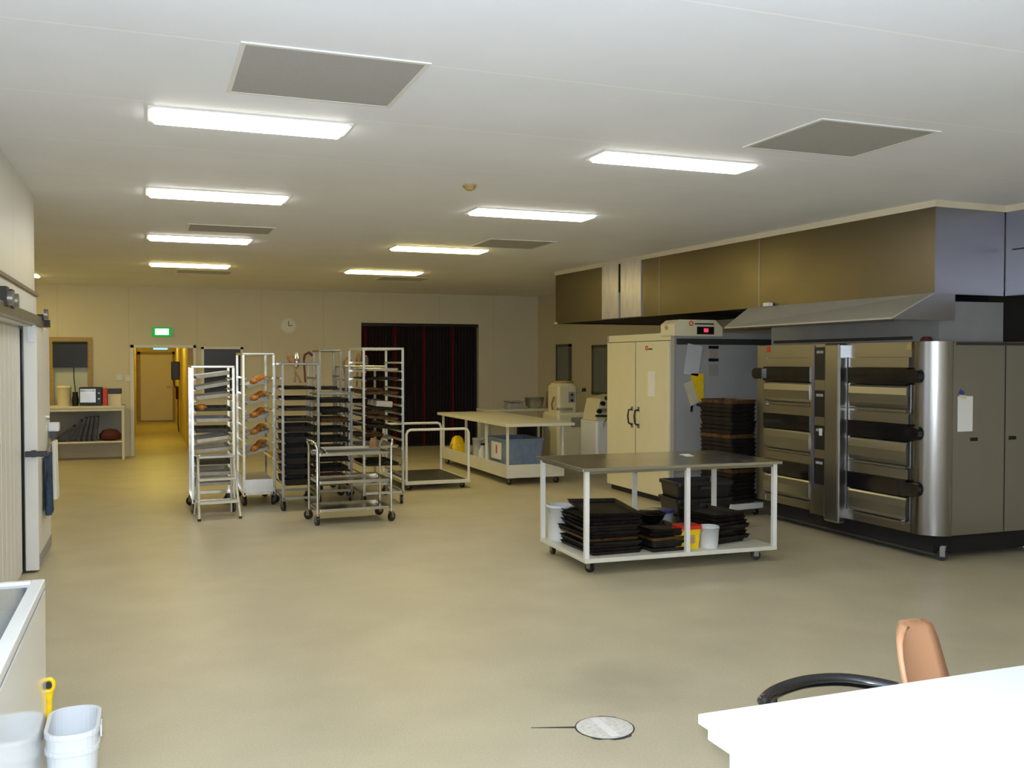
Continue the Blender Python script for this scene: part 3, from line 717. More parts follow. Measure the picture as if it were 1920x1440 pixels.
# rounded right corner column
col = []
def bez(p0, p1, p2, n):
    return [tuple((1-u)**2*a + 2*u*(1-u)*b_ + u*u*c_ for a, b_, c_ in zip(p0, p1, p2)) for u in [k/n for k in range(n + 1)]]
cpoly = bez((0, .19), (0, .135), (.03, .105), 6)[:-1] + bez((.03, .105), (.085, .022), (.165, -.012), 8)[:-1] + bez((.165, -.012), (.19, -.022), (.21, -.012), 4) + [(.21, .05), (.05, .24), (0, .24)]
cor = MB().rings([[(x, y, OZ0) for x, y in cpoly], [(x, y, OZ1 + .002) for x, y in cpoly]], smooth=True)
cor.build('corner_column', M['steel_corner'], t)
MB().box(-.0, 2.32, OZ0, .03, 2.48, OZ1).build('end_column', M['steel'], t, bevel=.006)
MB().box(0, .24, 1.74, .03, 1.07, OZ1).build('header', M['steel'], t)
MB().box(0, 1.56, 1.74, .03, 2.32, OZ1).build('header', M['steel'], t)
MB().box(-.085, 1.07, .17, .03, 1.28, OZ1 + .003).build('centre_column', M['steel'], t, bevel=.02)
cp = MB().box(-.02, 1.28, OZ0 - .02, .03, 1.56, OZ1).build('control_column', M['steel'], t)
for z0, z1 in ((1.52, 1.84), (1.16, 1.42), (.84, 1.08), (.50, .76)):
    p = MB().box(-.028, 1.33, z0, -.018, 1.49, z1).build('control_panel', M['black'], cp, bevel=.003)
    MB().box(-.031, 1.36, z1 - .06, -.028, 1.46, z1 - .035).build('panel_marking', M['greyplastic'], p)
MB().box(-.024, 1.49, .46, -.02, 1.502, 1.86).build('panel_edge', M['bluelid'], cp)
MB().box(-.0235, 1.325, .48, -.02, 1.49, 1.85).build('panel_surround', M['steel'], cp)
MB().box(-.034, 1.37, .98, -.028, 1.41, 1.05).build('switch', M['whiteplastic'], cp)
def oven_door(y0, y1, zt, parent, hand):
    """one deck: dark glass bar with handle end, bulged steel flap and a ledge"""
    z1 = zt; zw1 = zt - .085; zw0 = zt - .235; zp0 = zt - .45
    d = MB().box(-.012, y0, zw1, .03, y1, z1).build('door', M['steel'], parent)
    MB().box(-.035, y0 + .0, zw0, .02, y1, zw1 - .002).build('window', M['gloss_black'], d)
    rs = []
    for y in (y0 + .005, y1 - .005):
        rs.append([(-.012, y, zw0 - .003), (-.028, y, zw0 - .03), (-.034, y, zw0 - .09), (-.03, y, zp0 + .04), (-.014, y, zp0), (.02, y, zp0), (.02, y, zw0 - .003)])
    MB().rings(rs, smooth=False).build('flap', M['steel'], d, bevel=.012)
    MB().box(-.03, y0 + .01, zp0 - .022, .02, y1 - .01, zp0 - .006).build('ledge', M['dulltube'], d)
    if hand:
        rs = []
        yk = y0 if hand > 0 else y1
        k0 = yk - .17 * hand
        h = .058
        ring = lambda x: [(x, yk + .01*hand, (zw0+zw1)/2 - h), (x, yk + .01*hand, (zw0+zw1)/2 + h)] + [(x, k0 + .06*hand - .06*hand*math.sin(a), (zw0+zw1)/2 + h*math.cos(a)) for a in [PI*q/8 for q in range(9)]]
        MB().rings([ring(-.065), ring(-.02)]).build('handle', M['gloss_black'], d, bevel=.008)
for zt in (1.735, 1.245, .765):
    oven_door(.26, 1.0, zt, t, 1)
    oven_door(1.56, 2.32, zt, t, -1 if zt > 1.7 else 0)
MB().box(.01, .22, OZ0, .03, 1.07, .31).build('bottom_trim', M['steel_side'], t)
MB().box(.01, 1.56, OZ0, .03, 2.32, .31).build('bottom_trim', M['steel_side'], t)
MB().box(.12, .1, .05, 1.3, 2.4, OZ0).build('plinth', M['dark'], t)
MB().tube([(.12, .06, .05), (.12, 2.4, .05)], .015).build('floor_rail', M['rubber'], t)
for x, y in ((.19, .05), (.19, 2.36), (1.2, .1), (1.2, 2.36)):
    caster_into(t, x, y, .13, .045, .6)
MB().box(.805, -.004, OZ0, .812, 0, OZ1).build('side_seam', M['rubber'], t)
MB().box(.25, -.006, OZ1 - .03, 1.34, 0, OZ1 - .005).build('top_edge', M['rubber'], t)
for x in (.42, .86):
    MB().box(x, -.006, 1.02, x + .075, 0, 1.05).build('side_slot', M['dark'], t)
MB().box(-.003, .30, .285, 0, .34, .32).build('badge', M['whiteplastic'], t)
MB().lathe([(.05, 0), (.05, .025), (.03, .045)], c=(.12, .2, OZ1), n=14).build('warning_beacon', M['maroonbag'], t)
MB().box(-.004, .245, 1.80, .0, .30, OZ1 - .01).build('corner_sticker', M['ochre'], t)
MB().box(-.004, 2.25, 1.80, .0, 2.30, OZ1 - .01).build('left_sticker', M['redplastic'], t)
sheet('notice_paper', 'white instruction sheet taped on the oven right side', 'notice', (6.505, OY0 - .001, 1.255), .165, .3, M['paper'])
sheet('tape_strip', 'dark blue tape scrap above the oven instruction sheet', 'tape', (6.465, OY0 - .001, 1.435), .05, .04, M['bluelid'], 'y', .5)
sheet('tape_strip', 'cream tape strip holding the oven instruction sheet', 'tape', (6.475, OY0 - .004, 1.40), .08, .03, M['trim'], 'y', .1)

# steam box on the oven, hood canopy, stainless bulkhead
t = thing('steam_hood', 'grey sheet metal steam box standing on the oven top', 'hood', (6.30, 6.36, OZ1 + .004))
MB().prism([(0, 0), (.68, -.04), (.68, 2.35), (0, 2.35)], 0, .34).build('box', M['steam'], t)
MB().box(-.006, .3, .02, 0, 2.3, .05).build('flange', M['rubber'], t)
t = thing('exhaust_hood', 'long stainless exhaust bulkhead hung from the ceiling above the ovens', 'exhaust hood', (6.17, 6.28, 0))
ZB = 2.27; ZT = 2.995
# outline in plan: long face (slightly skewed), near face, return towards the camera
outline = [(0, 0), (.80, .03), (.84, -2.6), (1.42, -2.6), (1.42, 7.05), (-.41, 7.05)]
b = MB()
def wallface(b, p, q, z0, z1, th=.012):
    (x0, y0), (x1, y1) = p, q
    dx, dy = x1 - x0, y1 - y0; L = math.hypot(dx, dy); nx, ny = -dy/L*th, dx/L*th
    b.prism([(x0, y0), (x1, y1), (x1 + nx, y1 + ny), (x0 + nx, y0 + ny)], z0, z1)
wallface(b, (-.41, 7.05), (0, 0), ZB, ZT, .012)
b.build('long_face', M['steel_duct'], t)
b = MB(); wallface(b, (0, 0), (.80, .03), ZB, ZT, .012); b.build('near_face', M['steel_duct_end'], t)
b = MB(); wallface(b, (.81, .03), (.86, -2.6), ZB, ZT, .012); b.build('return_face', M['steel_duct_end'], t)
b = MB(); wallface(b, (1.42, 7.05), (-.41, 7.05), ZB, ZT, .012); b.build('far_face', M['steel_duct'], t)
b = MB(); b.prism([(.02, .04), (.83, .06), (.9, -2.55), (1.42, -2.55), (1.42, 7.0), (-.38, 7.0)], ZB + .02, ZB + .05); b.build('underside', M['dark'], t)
b = MB()
wallface(b, (-.425, 7.06), (-.015, -.015), ZT, H, .03); wallface(b, (-.015, -.015), (.80, .015), ZT, H, .03); wallface(b, (.80, .015), (.85, -2.6), ZT, H, .03)
b.build('cornice', M['trim'], t)
MB().box(.86, .25, 1.88, 1.3, 2.2, ZB + .02).build('flue_box', M['dark'], t)  # added dark backing, stands in for the darkness below the bulkhead
# joint lines on the long face
def on_face(s, off=.004):           # point at distance s along the long face from the near corner, off outwards
    dx, dy = -.41, 7.05; L = math.hypot(dx, dy); ux, uy = dx/L, dy/L
    return (ux*s - uy*off, uy*s + ux*off)
for s in (2.28, 4.2):
    p, q = on_face(s, 0), on_face(s + .012, .004)
    a, bq = on_face(s, .004), on_face(s + .012, 0)
    MB().prism([p, a, q, bq], ZB, ZT).build('joint_strip', M['dulltube'], t)
# bright film covered panels with a torn gap
for s0, s1, top in ((4.62, 5.12, 0), (5.18, 5.62, 0)):
    p = [on_face(s0, .002), on_face(s0, .016), on_face(s1, .016), on_face(s1, .002)]
    MB().prism(p, ZB + .01, H - .012).build('film_panel', M['film'], t)
p = [on_face(5.115, .002), on_face(5.115, .012), on_face(5.185, .012), on_face(5.185, .002)]
MB().prism(p, ZB + .35, ZT).build('torn_gap', M['dark'], t)
MB().prism([(.826, -.02), (.822, -.02), (.818, .02), (.826, .02)], ZB, ZT).build('corner_joint', M['rubber'], t)
MB().prism([(.808, -.05), (.803, -.05), (.85, -2.6), (.855, -2.6)], 2.66, 2.672).build('return_joint', M['rubber'], t)
p = on_face(2.1, .03); MB().box(p[0] - .03, p[1] - .05, ZB + .005, p[0] + .02, p[1] + .05, ZB + .04).build('clip', M['white'], t)
p = on_face(7.0, .03); MB().box(p[0] - .02, p[1] - .03, ZB - .01, p[0] + .02, p[1] + .02, ZB + .02).build('clip', M['trim'], t)
# sloped visor canopy
cv = MB()
A0, A1 = (-.47, 0), (-.47, 2.5)
rs = []
for y, xs in ((.0, 0), (2.45, -.13)):
    rs.append([(-.45, y, 2.065), (-.45, y, 2.05), (-.43, y, 2.05), (.02 + xs, y, 2.255), (.02 + xs, y, 2.275), (-.02 + xs, y, 2.275)])
cv.rings(rs)
cv.build('canopy', M['canopy'], t)
e = MB()
e.rings([[(-.45, -.004, 2.05), (.22, -.004, 2.05), (.22, -.004, 2.272), (0, -.004, 2.272)], [(-.45, .008, 2.05), (.22, .008, 2.05), (.22, .008, 2.272), (0, .008, 2.272)]])
e.build('canopy_end', M['steel_duct_end'], t)
MB().box(-.455, 0, 2.035, -.43, 2.45, 2.05).build('canopy_lip', M['rubber'], t)

# ------------------------------------------------------------------ white island and its load
t = thing('island_table', 'long white island table with boxed base tray at the back of the room', 'table', (4.58, 12.28, 0))
IW, ID = .86, 3.1
MB().box(-.05, -.10, .81, IW + .12, ID + .1, .852).build('table_top', M['offwhite'], t, bevel=.004)
MB().box(0, 0, .10, .02, ID, .28).box(IW - .02, 0, .10, IW, ID, .28).box(.02, 0, .10, IW - .02, .02, .28).box(.02, ID - .02, .10, IW - .02, ID, .28).build('skirt', M['offwhite'], t)
MB().box(.02, .02, .16, IW - .02, ID - .02, .18).build('shelf', M['offwhite'], t)
for y in (.02, .9, 1.85, ID - .03):
    for x in (.02, IW - .02):
        MB().box(x - .016, y - .016, .18, x + .016, y + .016, .81).build('leg', M['offwhite'], t)
for x, y in ((.08, .08), (IW - .08, .08), (.08, ID - .1), (IW - .08, ID - .1)):
    caster_into(t, x, y, .10, .042, .5, 'rubber')
t = thing('storage_crate', 'blue-grey plastic crate at the near end of the island shelf', 'crate', (4.98, 13.0, .182))
MB().rings([rrect(-.27, -.36, .27, .36, .03, 0), rrect(-.29, -.38, .29, .38, .03, .42), rrect(-.275, -.365, .275, .365, .03, .42), rrect(-.255, -.345, .255, .345, .03, .01)]).build('body', M['bluecrate'], t)
MB().rings([rrect(-.30, -.39, .30, .39, .03, .39), rrect(-.30, -.39, .30, .39, .03, .425), rrect(-.285, -.375, .285, .375, .03, .425), rrect(-.285, -.375, .285, .375, .03, .39)], loop=True).build('rim', M['bluecrate'], t)
MB().box(-.295, -.2, .12, -.285, .2, .36).build('side_label', M['paper'], t)
MB().box(-.3, -.05, .2, -.295, 0, .32).build('red_mark', M['redplastic'], t)
t = thing('yellow_bag', 'yellow bag standing at the far end of the island shelf', 'bag', (4.72, 14.95, .182))
MB().rings([rrect(-.1, -.1, .1, .1, .03, 0), rrect(-.11, -.11, .11, .11, .04, .15), rrect(-.08, -.06, .08, .06, .03, .27), rrect(-.04, -.02, .04, .02, .01, .31)], smooth=True).build('body', M['yellow'], t)
MB().box(-.113, -.06, .08, -.108, .06, .18).build('print', M['ochre'], t)
t = thing('milk_bottle', 'white bottle with dark cap on the island shelf', 'bottle', (4.74, 13.75, .182))
MB().lathe([(.06, 0), (.062, .16), (.03, .22), (.028, .25)], n=16).build('body', M['whiteplastic'], t)
MB().lathe([(.034, .25), (.034, .28), (.01, .283)], n=14).build('cap', M['black'], t)
t = bucket('white_bucket', 'white bucket behind the bottle on the island shelf', 'bucket', .13, .3, (4.98, 14.0, .182), M['whiteplastic'], M['greyplastic'])
t = bucket('white_bucket', 'white bucket next to the yellow bag on the island shelf', 'bucket', .13, .3, (4.96, 14.5, .182), M['whiteplastic'], None)
tag(MB().box(-.14, -.12, 0, .14, .12, .2).build('carton', M['brownwood'], loc=(5.22, 13.72, .182), bevel=.004), 'brown carton beside the blue-grey crate on the island shelf', 'carton')
# dough machines by the right wall
t = thing('dough_divider', 'cream dough divider machine standing behind the island', 'machine', (6.50, 14.7, 0))
MB().rings([rrect(-.24, -.3, .3, .35, .05, .06), rrect(-.24, -.3, .3, .35, .05, .82), rrect(-.22, -.28, .28, .33, .05, .86)]).build('cabinet', M['cream'], t)
MB().rings([rrect(-.19, -.2, .16, .25, .05, .86), rrect(-.19, -.2, .16, .25, .05, 1.28), rrect(-.15, -.16, .12, .2, .05, 1.34)]).build('head', M['cream'], t)
MB().lathe([(.16, 1.34), (.17, 1.36), (.17, 1.375), (.02, 1.38)], c=(0, 0, 0), n=18).build('lid', M['ochre'], t)
MB().box(-.21, -.27, .90, .05, -.2, .94).build('tray', M['alu'], t)
MB().tube([(.17, -.1, 1.2), (.30, -.16, 1.22)], .014).build('lever', M['dulltube'], t)
MB().lathe([(.035, 0), (.04, .03), (.02, .06)], c=(.30, -.16, 1.2), n=12).build('lever_knob', M['black'], t)
MB().box(.0, -.206, 1.02, .11, -.2, 1.2).build('control_panel', M['greyplastic'], t)
for z in (1.06, 1.15):
    MB().tube([(.055, -.2, z), (.055, -.225, z)], .02, n=12).build('control_knob', M['black'], t)
MB().tube([(-.245, -.1, .9), (-.26, -.1, 1.0), (-.215, -.1, 1.12)], .016).build('side_lever', M['brownwood'], t)
MB().box(.0, -.305, .62, .24, -.3, .78).build('front_plate', M['alu'], t)
for x, y in ((-.2, -.25), (.25, -.25), (-.2, .3), (.25, .3)):
    MB().cyl((x, y, 0), (x, y, .06), .03, n=12).build('foot', M['rubber'], t)
t = thing('dough_moulder', 'white and steel dough moulder machine beside the cream cabinet', 'machine', (6.78, 13.7, 0))
MB().rings([rrect(-.3, -.3, .4, .3, .04, .08), rrect(-.3, -.3, .4, .3, .04, .78)]).build('cabinet', M['whitegloss'], t)
MB().rings([[(x, y, z) for x, z in ((-.28, .78), (.38, .78), (.38, 1.08), (.1, 1.18), (-.2, 1.12))] for y in (-.24, .26)]).build('head', M['cream'], t, bevel=.02)
MB().box(-.27, -.28, .92, .2, -.24, .97).build('feed_plate', M['alu'], t)
MB().box(.12, -.33, .60, .32, -.25, 1.06).build('motor_cover', M['black'], t, bevel=.02)
MB().tube([(-.3, -.27, .86), (.3, -.27, .84)], .016).build('roller_bar', M['black'], t)
for x, z in ((-.18, 1.05), (-.24, .93), (-.1, 1.13)):
    MB().tube([(x, -.24, z), (x, -.30, z)], .035, n=12).build('knob', M['black'], t)
MB().tube([(.02, -.3, .62), (.02, -.36, .62)], .085, n=18).build('hand_wheel', M['brownwood'], t)
MB().tube([(-.06 + .14*math.cos(a), -.32, .68 + .16*math.sin(a)) for a in [PI*k/10 for k in range(11)]], .01).build('hose', M['dulltube'], t)
for x, y in ((-.25, -.25), (.35, -.25), (-.25, .25), (.35, .25)):
    MB().cyl((x, y, 0), (x, y, .08), .03, n=12).build('foot', M['rubber'], t)
t = thing('flour_bin', 'dark bin standing between the island and the dough machines', 'bin', (5.95, 14.9, 0))
MB().lathe([(.2, 0), (.23, .62), (.24, .63), (.24, .66), (.2, .67)], n=24).build('body', M['black'], t)
MB().lathe([(.25, .665), (.25, .69), (.06, .72)], n=24).build('lid', M['black'], t)
t = thing('kitchen_scale', 'grey counter scale on the white bench behind the island', 'scale', (6.2, 16.25, .852))
MB().rings([rrect(-.16, -.14, .16, .14, .03, 0), rrect(-.14, -.12, .14, .12, .03, .1)]).build('body', M['greyplastic'], t)
MB().box(-.15, -.13, .12, .15, .13, .135).build('pan', M['alu'], t)
MB().box(-.03, -.03, .1, .03, .03, .12).build('post', M['alu'], t)
t = thing('back_bench', 'plain white bench along the back right behind the island', 'bench', (6.1, 16.3, 0))
MB().box(-.5, -.3, .81, .9, .3, .85).build('bench_top', M['offwhite'], t, bevel=.004)
for x in (-.46, .86):
    for y in (-.26, .26):
        MB().box(x - .02, y - .02, 0, x + .02, y + .02, .81).build('leg', M['offwhite'], t)
t = thing('mixer_tub', 'steel mixing tub on the bench behind the island', 'tub', (6.60, 16.25, .852))
MB().lathe([(.1, 0), (.16, .05), (.18, .2), (.19, .2), (.17, .19), (.09, .015)], n=20).build('body', M['alu'], t)
MB().tube([(-.19, 0, .17), (-.22, 0, .15), (-.19, 0, .12)], .007).build('handle', M['alu'], t)
tag(MB().box(-.1, -.08, 0, .1, .08, .3).build('flour_sack', M['greyplastic'], loc=(6.93, 16.2, .852), bevel=.03), 'grey sack standing on the bench behind the island', 'sack')

# ------------------------------------------------------------------ racks
def rack(label, x0, y0, w, d, h, levels, tubem, runm, rz=0, deck=None, side_bars=True):
    """wheeled tray rack; origin at near left post on the floor, local x across, y away"""
    t = thing('tray_rack', label, 'tray rack', (x0, y0, 0), rz, 'wheeled tray racks in the cluster')
    p = .013
    for x, y in ((0, 0), (w, 0), (0, d), (w, d)):
        MB().box(x - p, y - p, .12, x + p, y + p, h).build('post', tubem, t)
    MB().box(-p, -p, h, w + p, p, h + .026).box(-p, d - p, h, w + p, d + p, h + .026).box(-p, p, h, p, d - p, h + .026).box(w - p, p, h, w + p, d - p, h + .026).build('top_frame', tubem, t, bevel=.006)
    MB().box(0, -p, .13, w, p, .16).box(0, d - p, .13, w, d + p, .16).box(-p, 0, .13, p, d, .16).box(w - p, 0, .13, w + p, d, .16).build('base_frame', tubem, t)
    if deck:
        MB().box(.015, .015, .162, w - .015, d - .015, deck).build('deck', M['alu'], t)
    for z in levels:
        for x, s in ((p, 1), (w - p, -1)):
            MB().box(x, .0, z - .004, x + s * .022, d, z).box(x, 0, z, x + s * .003, d, z + .018).build('runner', runm, t)
    for x, y, a in ((.01, .03, .3), (w - .01, .03, -.4), (.01, d - .03, 1), (w - .01, d - .03, 2)):
        caster_into(t, x, y, .13, .052, a)
    return t
def rack_tray(rk, w, d, z, m, label, tilt=0, dx=0, h=.03, name='baking_tray', group=None, pitch=0):
    o = make_tray(w, d, h, m, name)
    x0, y0 = rk.location.x, rk.location.y; a = rk.rotation_euler.z
    lx, ly = dx, 0
    o.location = (x0 + lx*math.cos(a) - ly*math.sin(a), y0 + lx*math.sin(a) + ly*math.cos(a), z)
    o.rotation_euler = (pitch, tilt, a)
    tag(o, label, 'baking tray', group)
    return o
LV = lambda a, b, n: [a + (b - a) * k / (n - 1) for k in range(n)]

# A: silver rack at the left end, trays askew
A_x, A_y, A_w, A_d = .46, 11.22, .44, .74
rA = rack('silver tray rack at the left end of the cluster, behind the step ladder', A_x, A_y, A_w, A_d, 1.63, LV(.30, 1.5, 11), M['chrome'], M['alu'])
mats = ['traywhite', 'traywhite', 'tray_grey', 'traywhite', 'traywhite', 'tray_grey', 'traywhite', 'tray_grey', 'traywhite', 'traywhite', 'traywhite']
tl = [0, 0, 0, -.07, -.12, 0, 0, 0, -.10, -.17, -.13]
zs = LV(.30, 1.5, 11)
for i in range(11):
    lab = '%s tray %s in the leftmost rack, %s from the bottom' % ('dull grey' if mats[i] == 'tray_grey' else 'silver', 'lying askew' if tl[i] else 'lying flat', ORD[i])
    o = rack_tray(rA, .385, .68, zs[i] + (.03 if tl[i] else .004), M[mats[i]], lab, tl[i], h=.04, group='trays in the leftmost rack')
    o.location.x += A_w / 2; o.location.y += A_d / 2
# B: bright rack
rB = rack('bright chrome tray rack with sloping bread trays, second from the left', 1.045, 11.62, .345, .84, 1.78, LV(.55, 1.5, 6), M['chrome'], M['chrome'], deck=.31)
zsB = LV(.62, 1.42, 5)
loaf0 = None
for i, z in enumerate(zsB):
    o = rack_tray(rB, .285, .74, z, M['traywhite'], 'sloping bread tray in the bright chrome rack, %s from the bottom' % ORD[i], -.27, h=.04, group='sloping trays in the chrome rack')
    o.location.x += .1725; o.location.y += .42
    for k in range(3):
        if loaf0 is None:
            b = MB(); b.lathe([(.012, 0), (.05, .005), (.062, .03), (.05, .058), (.02, .07)], n=14)
            loaf0 = b.build('bread_loaf', M['bread']); l = loaf0
        else:
            l = loaf0.copy(); COL.objects.link(l)
        l.location = (1.045 + .14 + .06*k, 11.72 + .24*(k % 3), z + .012 + (-.0325 + .06*k)*.28 + .014)
        l.scale = (.9, 1.3, .95); l.rotation_euler = (0, -.27, 0)
        tag(l, 'golden brown loaf on the %s sloping tray of the chrome rack, %s' % (ORD[i] + ' lowest' if i else 'lowest', ('front', 'middle', 'back')[k]), 'bread', 'loaves on the sloping trays')
# orange loaf in the silver rack
l = loaf0.copy(); COL.objects.link(l); l.location = (.56, 11.33, 1.152); l.scale = (1.1, 1.5, 1.0); l.rotation_euler = (0, 0, 0)
tag(l, 'orange brown loaf on a flat tray of the leftmost silver rack', 'bread')
# C: dull rack with black trays
rC = rack('dull steel tray rack with black trays, third from the left', 1.425, 11.08, .40, .74, 1.66, LV(.28, 1.50, 11), M['dulltube'], M['dulltube'])
zsC = LV(.28, 1.50, 11)
for i, z in enumerate(zsC):
    if i in (10,): continue
    mk = 'tray' if i not in (7, 6) else 'tray_grey'
    o = rack_tray(rC, .345, .70, z + .004, M[mk], '%s tray in the dull steel rack, %s from the bottom' % ('black' if mk == 'tray' else 'grey', ORD[i]), 0, h=.03 if i > 5 else .07, group='trays in the dull steel rack')
    o.location.x += .20; o.location.y += .37
# D: low dark rack filled with grey trays, behind the trolley
rD = rack('low dull rack packed with dark trays behind the steel trolley', 1.90, 11.55, .40, .62, 1.30, LV(.25, 1.2, 9), M['dulltube'], M['dulltube'])
for i, z in enumerate(LV(.25, 1.2, 9)):
    o = rack_tray(rD, .345, .56, z + .004, M['tray' if i % 3 else 'tray_brown'], '%s tray in the low packed rack, %s from the bottom' % ('black' if i % 3 else 'brown', ORD[i]), 0, h=.05, group='trays in the low packed rack')
    o.location.x += .20; o.location.y += .31
# E: narrow tall rack
rE = rack('narrow tall tray rack standing behind the low packed rack', 2.08, 12.5, .27, .5, 1.83, LV(.5, 1.5, 7), M['dulltube'], M['dulltube'])
for i, z in enumerate((.67, 1.0, 1.33)):
    o = rack_tray(rE, .215, .46, z + .005, M['tray_grey'], 'grey tray in the narrow tall rack, %s' % ('lowest', 'middle', 'topmost')[i], 0, h=.04, group='trays in the narrow rack')
    o.location.x += .135; o.location.y += .25
# F: rack behind G
rF = rack('short steel rack with utensils on top, behind the tall right rack', 2.42, 12.5, .54, .7, 1.62, LV(.4, 1.45, 8), M['dulltube'], M['dulltube'])
for i, z in enumerate((.55, .70, .85, 1.0, 1.15, 1.30)):
    o = rack_tray(rF, .485, .66, z + .005, M['tray_brown' if i % 2 else 'tray'], '%s tray in the short rack under the utensils, %s from the bottom' % ('brown' if i % 2 else 'black', ORD[i]), 0, h=.035, group='trays in the short rack')
    o.location.x += .27; o.location.y += .35
# G: tall right rack
rG = rack('tall pale steel rack at the right end of the cluster', 2.37, 11.16, .47, .86, 1.84, LV(.35, 1.68, 14), M['alu'], M['alu'])
for i, (z, tlt, mk) in enumerate(((.45, 0, 'tray'), (.66, 0, 'alu'), (.88, .10, 'tray'), (.99, .09, 'tray_brown'), (1.10, .08, 'tray'), (1.30, 0, 'tray_brown'), (1.47, 0, 'tray'), (1.58, 0, 'alu'))):
    col = {'tray': 'black', 'alu': 'silver', 'tray_brown': 'brown'}[mk]
    o = rack_tray(rG, .40, .78, z + (.025 if tlt else .01), M[mk], '%s tray in the tall right rack, %s from the bottom%s' % (col, ORD[i], ', sloping' if tlt else ''), tlt, h=.03, group='trays in the tall right rack')
    o.location.x += .235; o.location.y += .43
for i, (y, z, lab) in enumerate(((11.45, 1.155, 'front'), (11.75, 1.155, 'rear'))):
    tag(MB().box(-.1, -.1, 0, .1, .1, .07).build('pale_box', M['trim'], loc=(2.66, y, z), bevel=.006, rot=(0, .08, 0)), 'pale flat box on a sloping tray of the tall right rack, %s one' % lab, 'box', 'pale boxes in the tall rack')
# utensils standing out of the racks
def utensil(name, label, cat, base, top, m, head):
    t = thing(name, label, cat, base)
    v = Vector(top) - Vector(base)
    MB().tube([(0, 0, 0), tuple(v)], .012).build('handle', m, t)
    n = v.normalized()
    if head == 'paddle':
        e = v + n * .2
        MB().tube([tuple(v), tuple(v + n*.03), tuple(v + n*.12), tuple(e)], [.014, .035, .04, .012], n=10).build('blade', m, t)
    elif head == 'hook':
        MB().tube([tuple(v), tuple(v + Vector((.01, 0, .06))), tuple(v + Vector((.06, 0, .09))), tuple(v + Vector((.1, 0, .05)))], .015).build('hook', m, t)
    else:
        for k in range(6):
            a = PI * k / 6
            MB().tube([tuple(v + n * (.09 - .09*math.cos(q)) + Vector((.035*math.sin(q)*math.cos(a), .035*math.sin(q)*math.sin(a), 0))) for q in [2*PI*j/12 for j in range(12)]], .002, n=5, loop=True).build('wire', M['dulltube'], t)
    return t
utensil('wooden_paddle', 'dark wooden paddle leaning out of the dull steel rack, left one', 'utensil', (1.66, 11.3, 1.462), (1.60, 11.45, 1.66), M['brownwood'], 'paddle')
utensil('bent_ladle', 'dark bent ladle sticking out of the dull steel rack', 'utensil', (1.72, 11.35, 1.462), (1.72, 11.45, 1.72), M['maroonbag'], 'hook')
utensil('steel_scoop', 'bright steel scoop standing upright in the dull steel rack', 'utensil', (1.62, 11.5, 1.462), (1.64, 11.55, 1.62), M['chrome'], 'paddle')
utensil('wooden_paddle', 'wooden paddle standing on the short rack top, right one', 'utensil', (2.60, 12.7, 1.34), (2.62, 12.7, 1.62), M['brownwood'], 'paddle')
utensil('bent_ladle', 'brown bent ladle standing on the short rack top', 'utensil', (2.48, 12.75, 1.34), (2.44, 12.75, 1.66), M['brownwood'], 'hook')
utensil('wire_whisk', 'wire whisk standing among the utensils on the short rack', 'whisk', (2.70, 12.72, 1.34), (2.72, 12.72, 1.6), M['dulltube'], 'whisk')

# step ladder
t = thing('step_ladder', 'small white three step ladder in front of the leftmost rack', 'step ladder', (.715, 10.70, 0), math.radians(6))
def lad(u):                             # half width and y at height fraction
    return .215 - .03*u, .02 + .26*u
for s in (-1, 1):
    pts = [(s*lad(u)[0], lad(u)[1], .66*u + .004) for u in (0, .3, .6, .85, .97)]
    MB().tube(pts + [(s*.165, .31, .672)], .014).build('front_leg', M['offwhite'], t)
    MB().tube([(s*.17, .30, .66), (s*.2, .46, .01)], .011).build('back_leg', M['offwhite'], t)
    MB().lathe([(.018, 0), (.018, .025)], c=(s*.215, .02, 0), n=10).build('foot', M['rubber'], t)
for z, dpt in ((.18, .11), (.42, .11)):
    u = z/.66; hw_, y = lad(u)
    MB().box(-hw_, y - .04, z - .012, hw_, y + dpt, z + .012).build('step', M['offwhite'], t, bevel=.003)
MB().box(-.19, .19, .648, .19, .44, .672).build('top_step', M['alu'], t, bevel=.004)

# stainless three shelf trolley
t = thing('service_trolley', 'stainless three shelf trolley in front of the rack cluster', 'trolley', (1.64, 9.95, 0), math.radians(1.5))
SW, SD = .76, .50
for z in (.14, .43, .72):
    MB().rings([rrect(.0, 0, SW, SD, .02, z), rrect(0, 0, SW, SD, .02, z + .03), rrect(.012, .012, SW - .012, SD - .012, .02, z + .03), rrect(.02, .02, SW - .02, SD - .02, .02, z + .012)]).build('shelf', M['table_steel'], t)
for x, s in ((-.012, -1), (SW + .012, 1)):
    MB().tube([(x, .01, .10), (x, .01, .80), (x + s*.02, .03, .85), (x + s*.03, .09, .87), (x + s*.03, SD - .09, .87), (x + s*.02, SD - .03, .85), (x, SD - .01, .80), (x, SD - .01, .10)], .0125).build('side_frame', M['chrome'], t)
for x, y, a in ((-.01, .02, .2), (SW + .01, .02, -.9), (-.01, SD - .02, .8), (SW + .01, SD - .02, 2)):
    caster_into(t, x, y, .11, .05, a)
for i, (w_, h_) in enumerate(((.66, .02), (.6, .02))):
    o = make_tray(.38, .6, .02, M['alu']); o.location = (2.02, 10.2, .735 + .022*i + .002); o.rotation_euler = (0, 0, PI/2 + .03 - .06*i)
    tag(o, 'flat silver tray on the trolley top shelf, %s' % ('lower', 'upper')[i], 'baking tray', 'trays on the trolley top')
bucketless = thing('blue_jug', 'small steel jug at the right of the trolley top shelf', 'jug', (2.30, 10.33, .735))
MB().lathe([(.04, 0), (.045, .08), (.035, .12), (.038, .13)], n=14).build('body', M['brownwood'], bucketless)
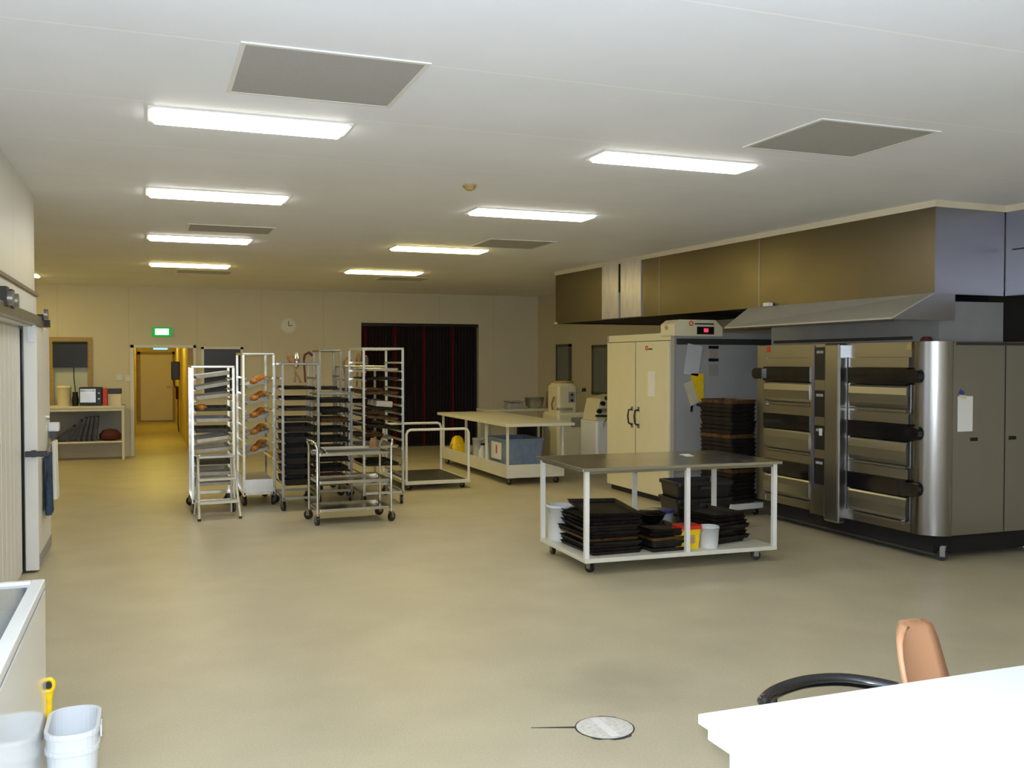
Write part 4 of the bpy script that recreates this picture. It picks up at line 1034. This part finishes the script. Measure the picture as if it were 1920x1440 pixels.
MB().tube([(.04, 0, .11), (.07, 0, .09), (.07, 0, .05), (.043, 0, .03)], .006).build('handle', M['dulltube'], bucketless)

# low white tube trolley
t = thing('tube_trolley', 'low white tube frame trolley between the racks and the island', 'trolley', (3.17, 12.27, 0))
QW, QD = .86, 1.3
for y in (0, QD):
    MB().tube([(0, y, .12), (0, y, .74), (.02, y, .785), (.06, y, .80), (QW - .06, y, .80), (QW - .02, y, .785), (QW, y, .74), (QW, y, .12)], .018, n=10).build('end_hoop', M['white'], t)
MB().box(-.018, -.02, .075, QW + .018, QD + .02, .12).build('deck', M['offwhite'], t, bevel=.004)
MB().box(.03, .03, .121, QW - .03, QD - .03, .124).build('deck_mat', M['tray_grey'], t)
for x, y in ((.06, .06), (QW - .06, .06), (.06, QD - .06), (QW - .06, QD - .06)):
    caster_into(t, x, y, .076, .035, .7)

# ------------------------------------------------------------------ camera, light
def V3(*a): return Vector(a)
R = ((0.93498796, 0.0082736, 0.35458294), (-0.35467945, 0.02181045, 0.93473354), (0.0, 0.99972789, -0.02332698))
cam = bpy.data.cameras.new('camera'); co_ = bpy.data.objects.new('camera', cam); COL.objects.link(co_)
right = Vector((R[0][0], R[1][0], R[2][0])); up = Vector((R[0][1], R[1][1], R[2][1])); fwd = Vector((R[0][2], R[1][2], R[2][2]))
mw = Matrix((right, up, -fwd)).transposed().to_4x4(); mw.translation = (0, 0, 1.7)
co_.matrix_world = mw
cam.sensor_width = 36; cam.lens = 36 * 1800 / 1920; cam.clip_end = 200
SC.camera = co_
# the camera's own flash, just above the lens
fl = bpy.data.lights.new('camera_flash', 'POINT'); fl.energy = 500; fl.color = (.74, .84, 1.0); fl.shadow_soft_size = .025
fo = bpy.data.objects.new('camera_flash', fl); COL.objects.link(fo); fo.location = (-.03, -.02, 1.79)

wd = bpy.data.worlds.new('world'); SC.world = wd; wd.use_nodes = True
wd.node_tree.nodes['Background'].inputs['Color'].default_value = (.02, .02, .02, 1)
wd.node_tree.nodes['Background'].inputs['Strength'].default_value = .2
SC.view_settings.view_transform = 'Standard'; SC.view_settings.look = 'None'; SC.view_settings.gamma = 1
SC.view_settings.use_curve_mapping = False; SC.view_settings.exposure = 0
SC.cycles.use_denoising = True
SC.cycles.max_bounces = 10; SC.cycles.diffuse_bounces = 6; SC.cycles.glossy_bounces = 5
SC.cycles.sample_clamp_indirect = 6
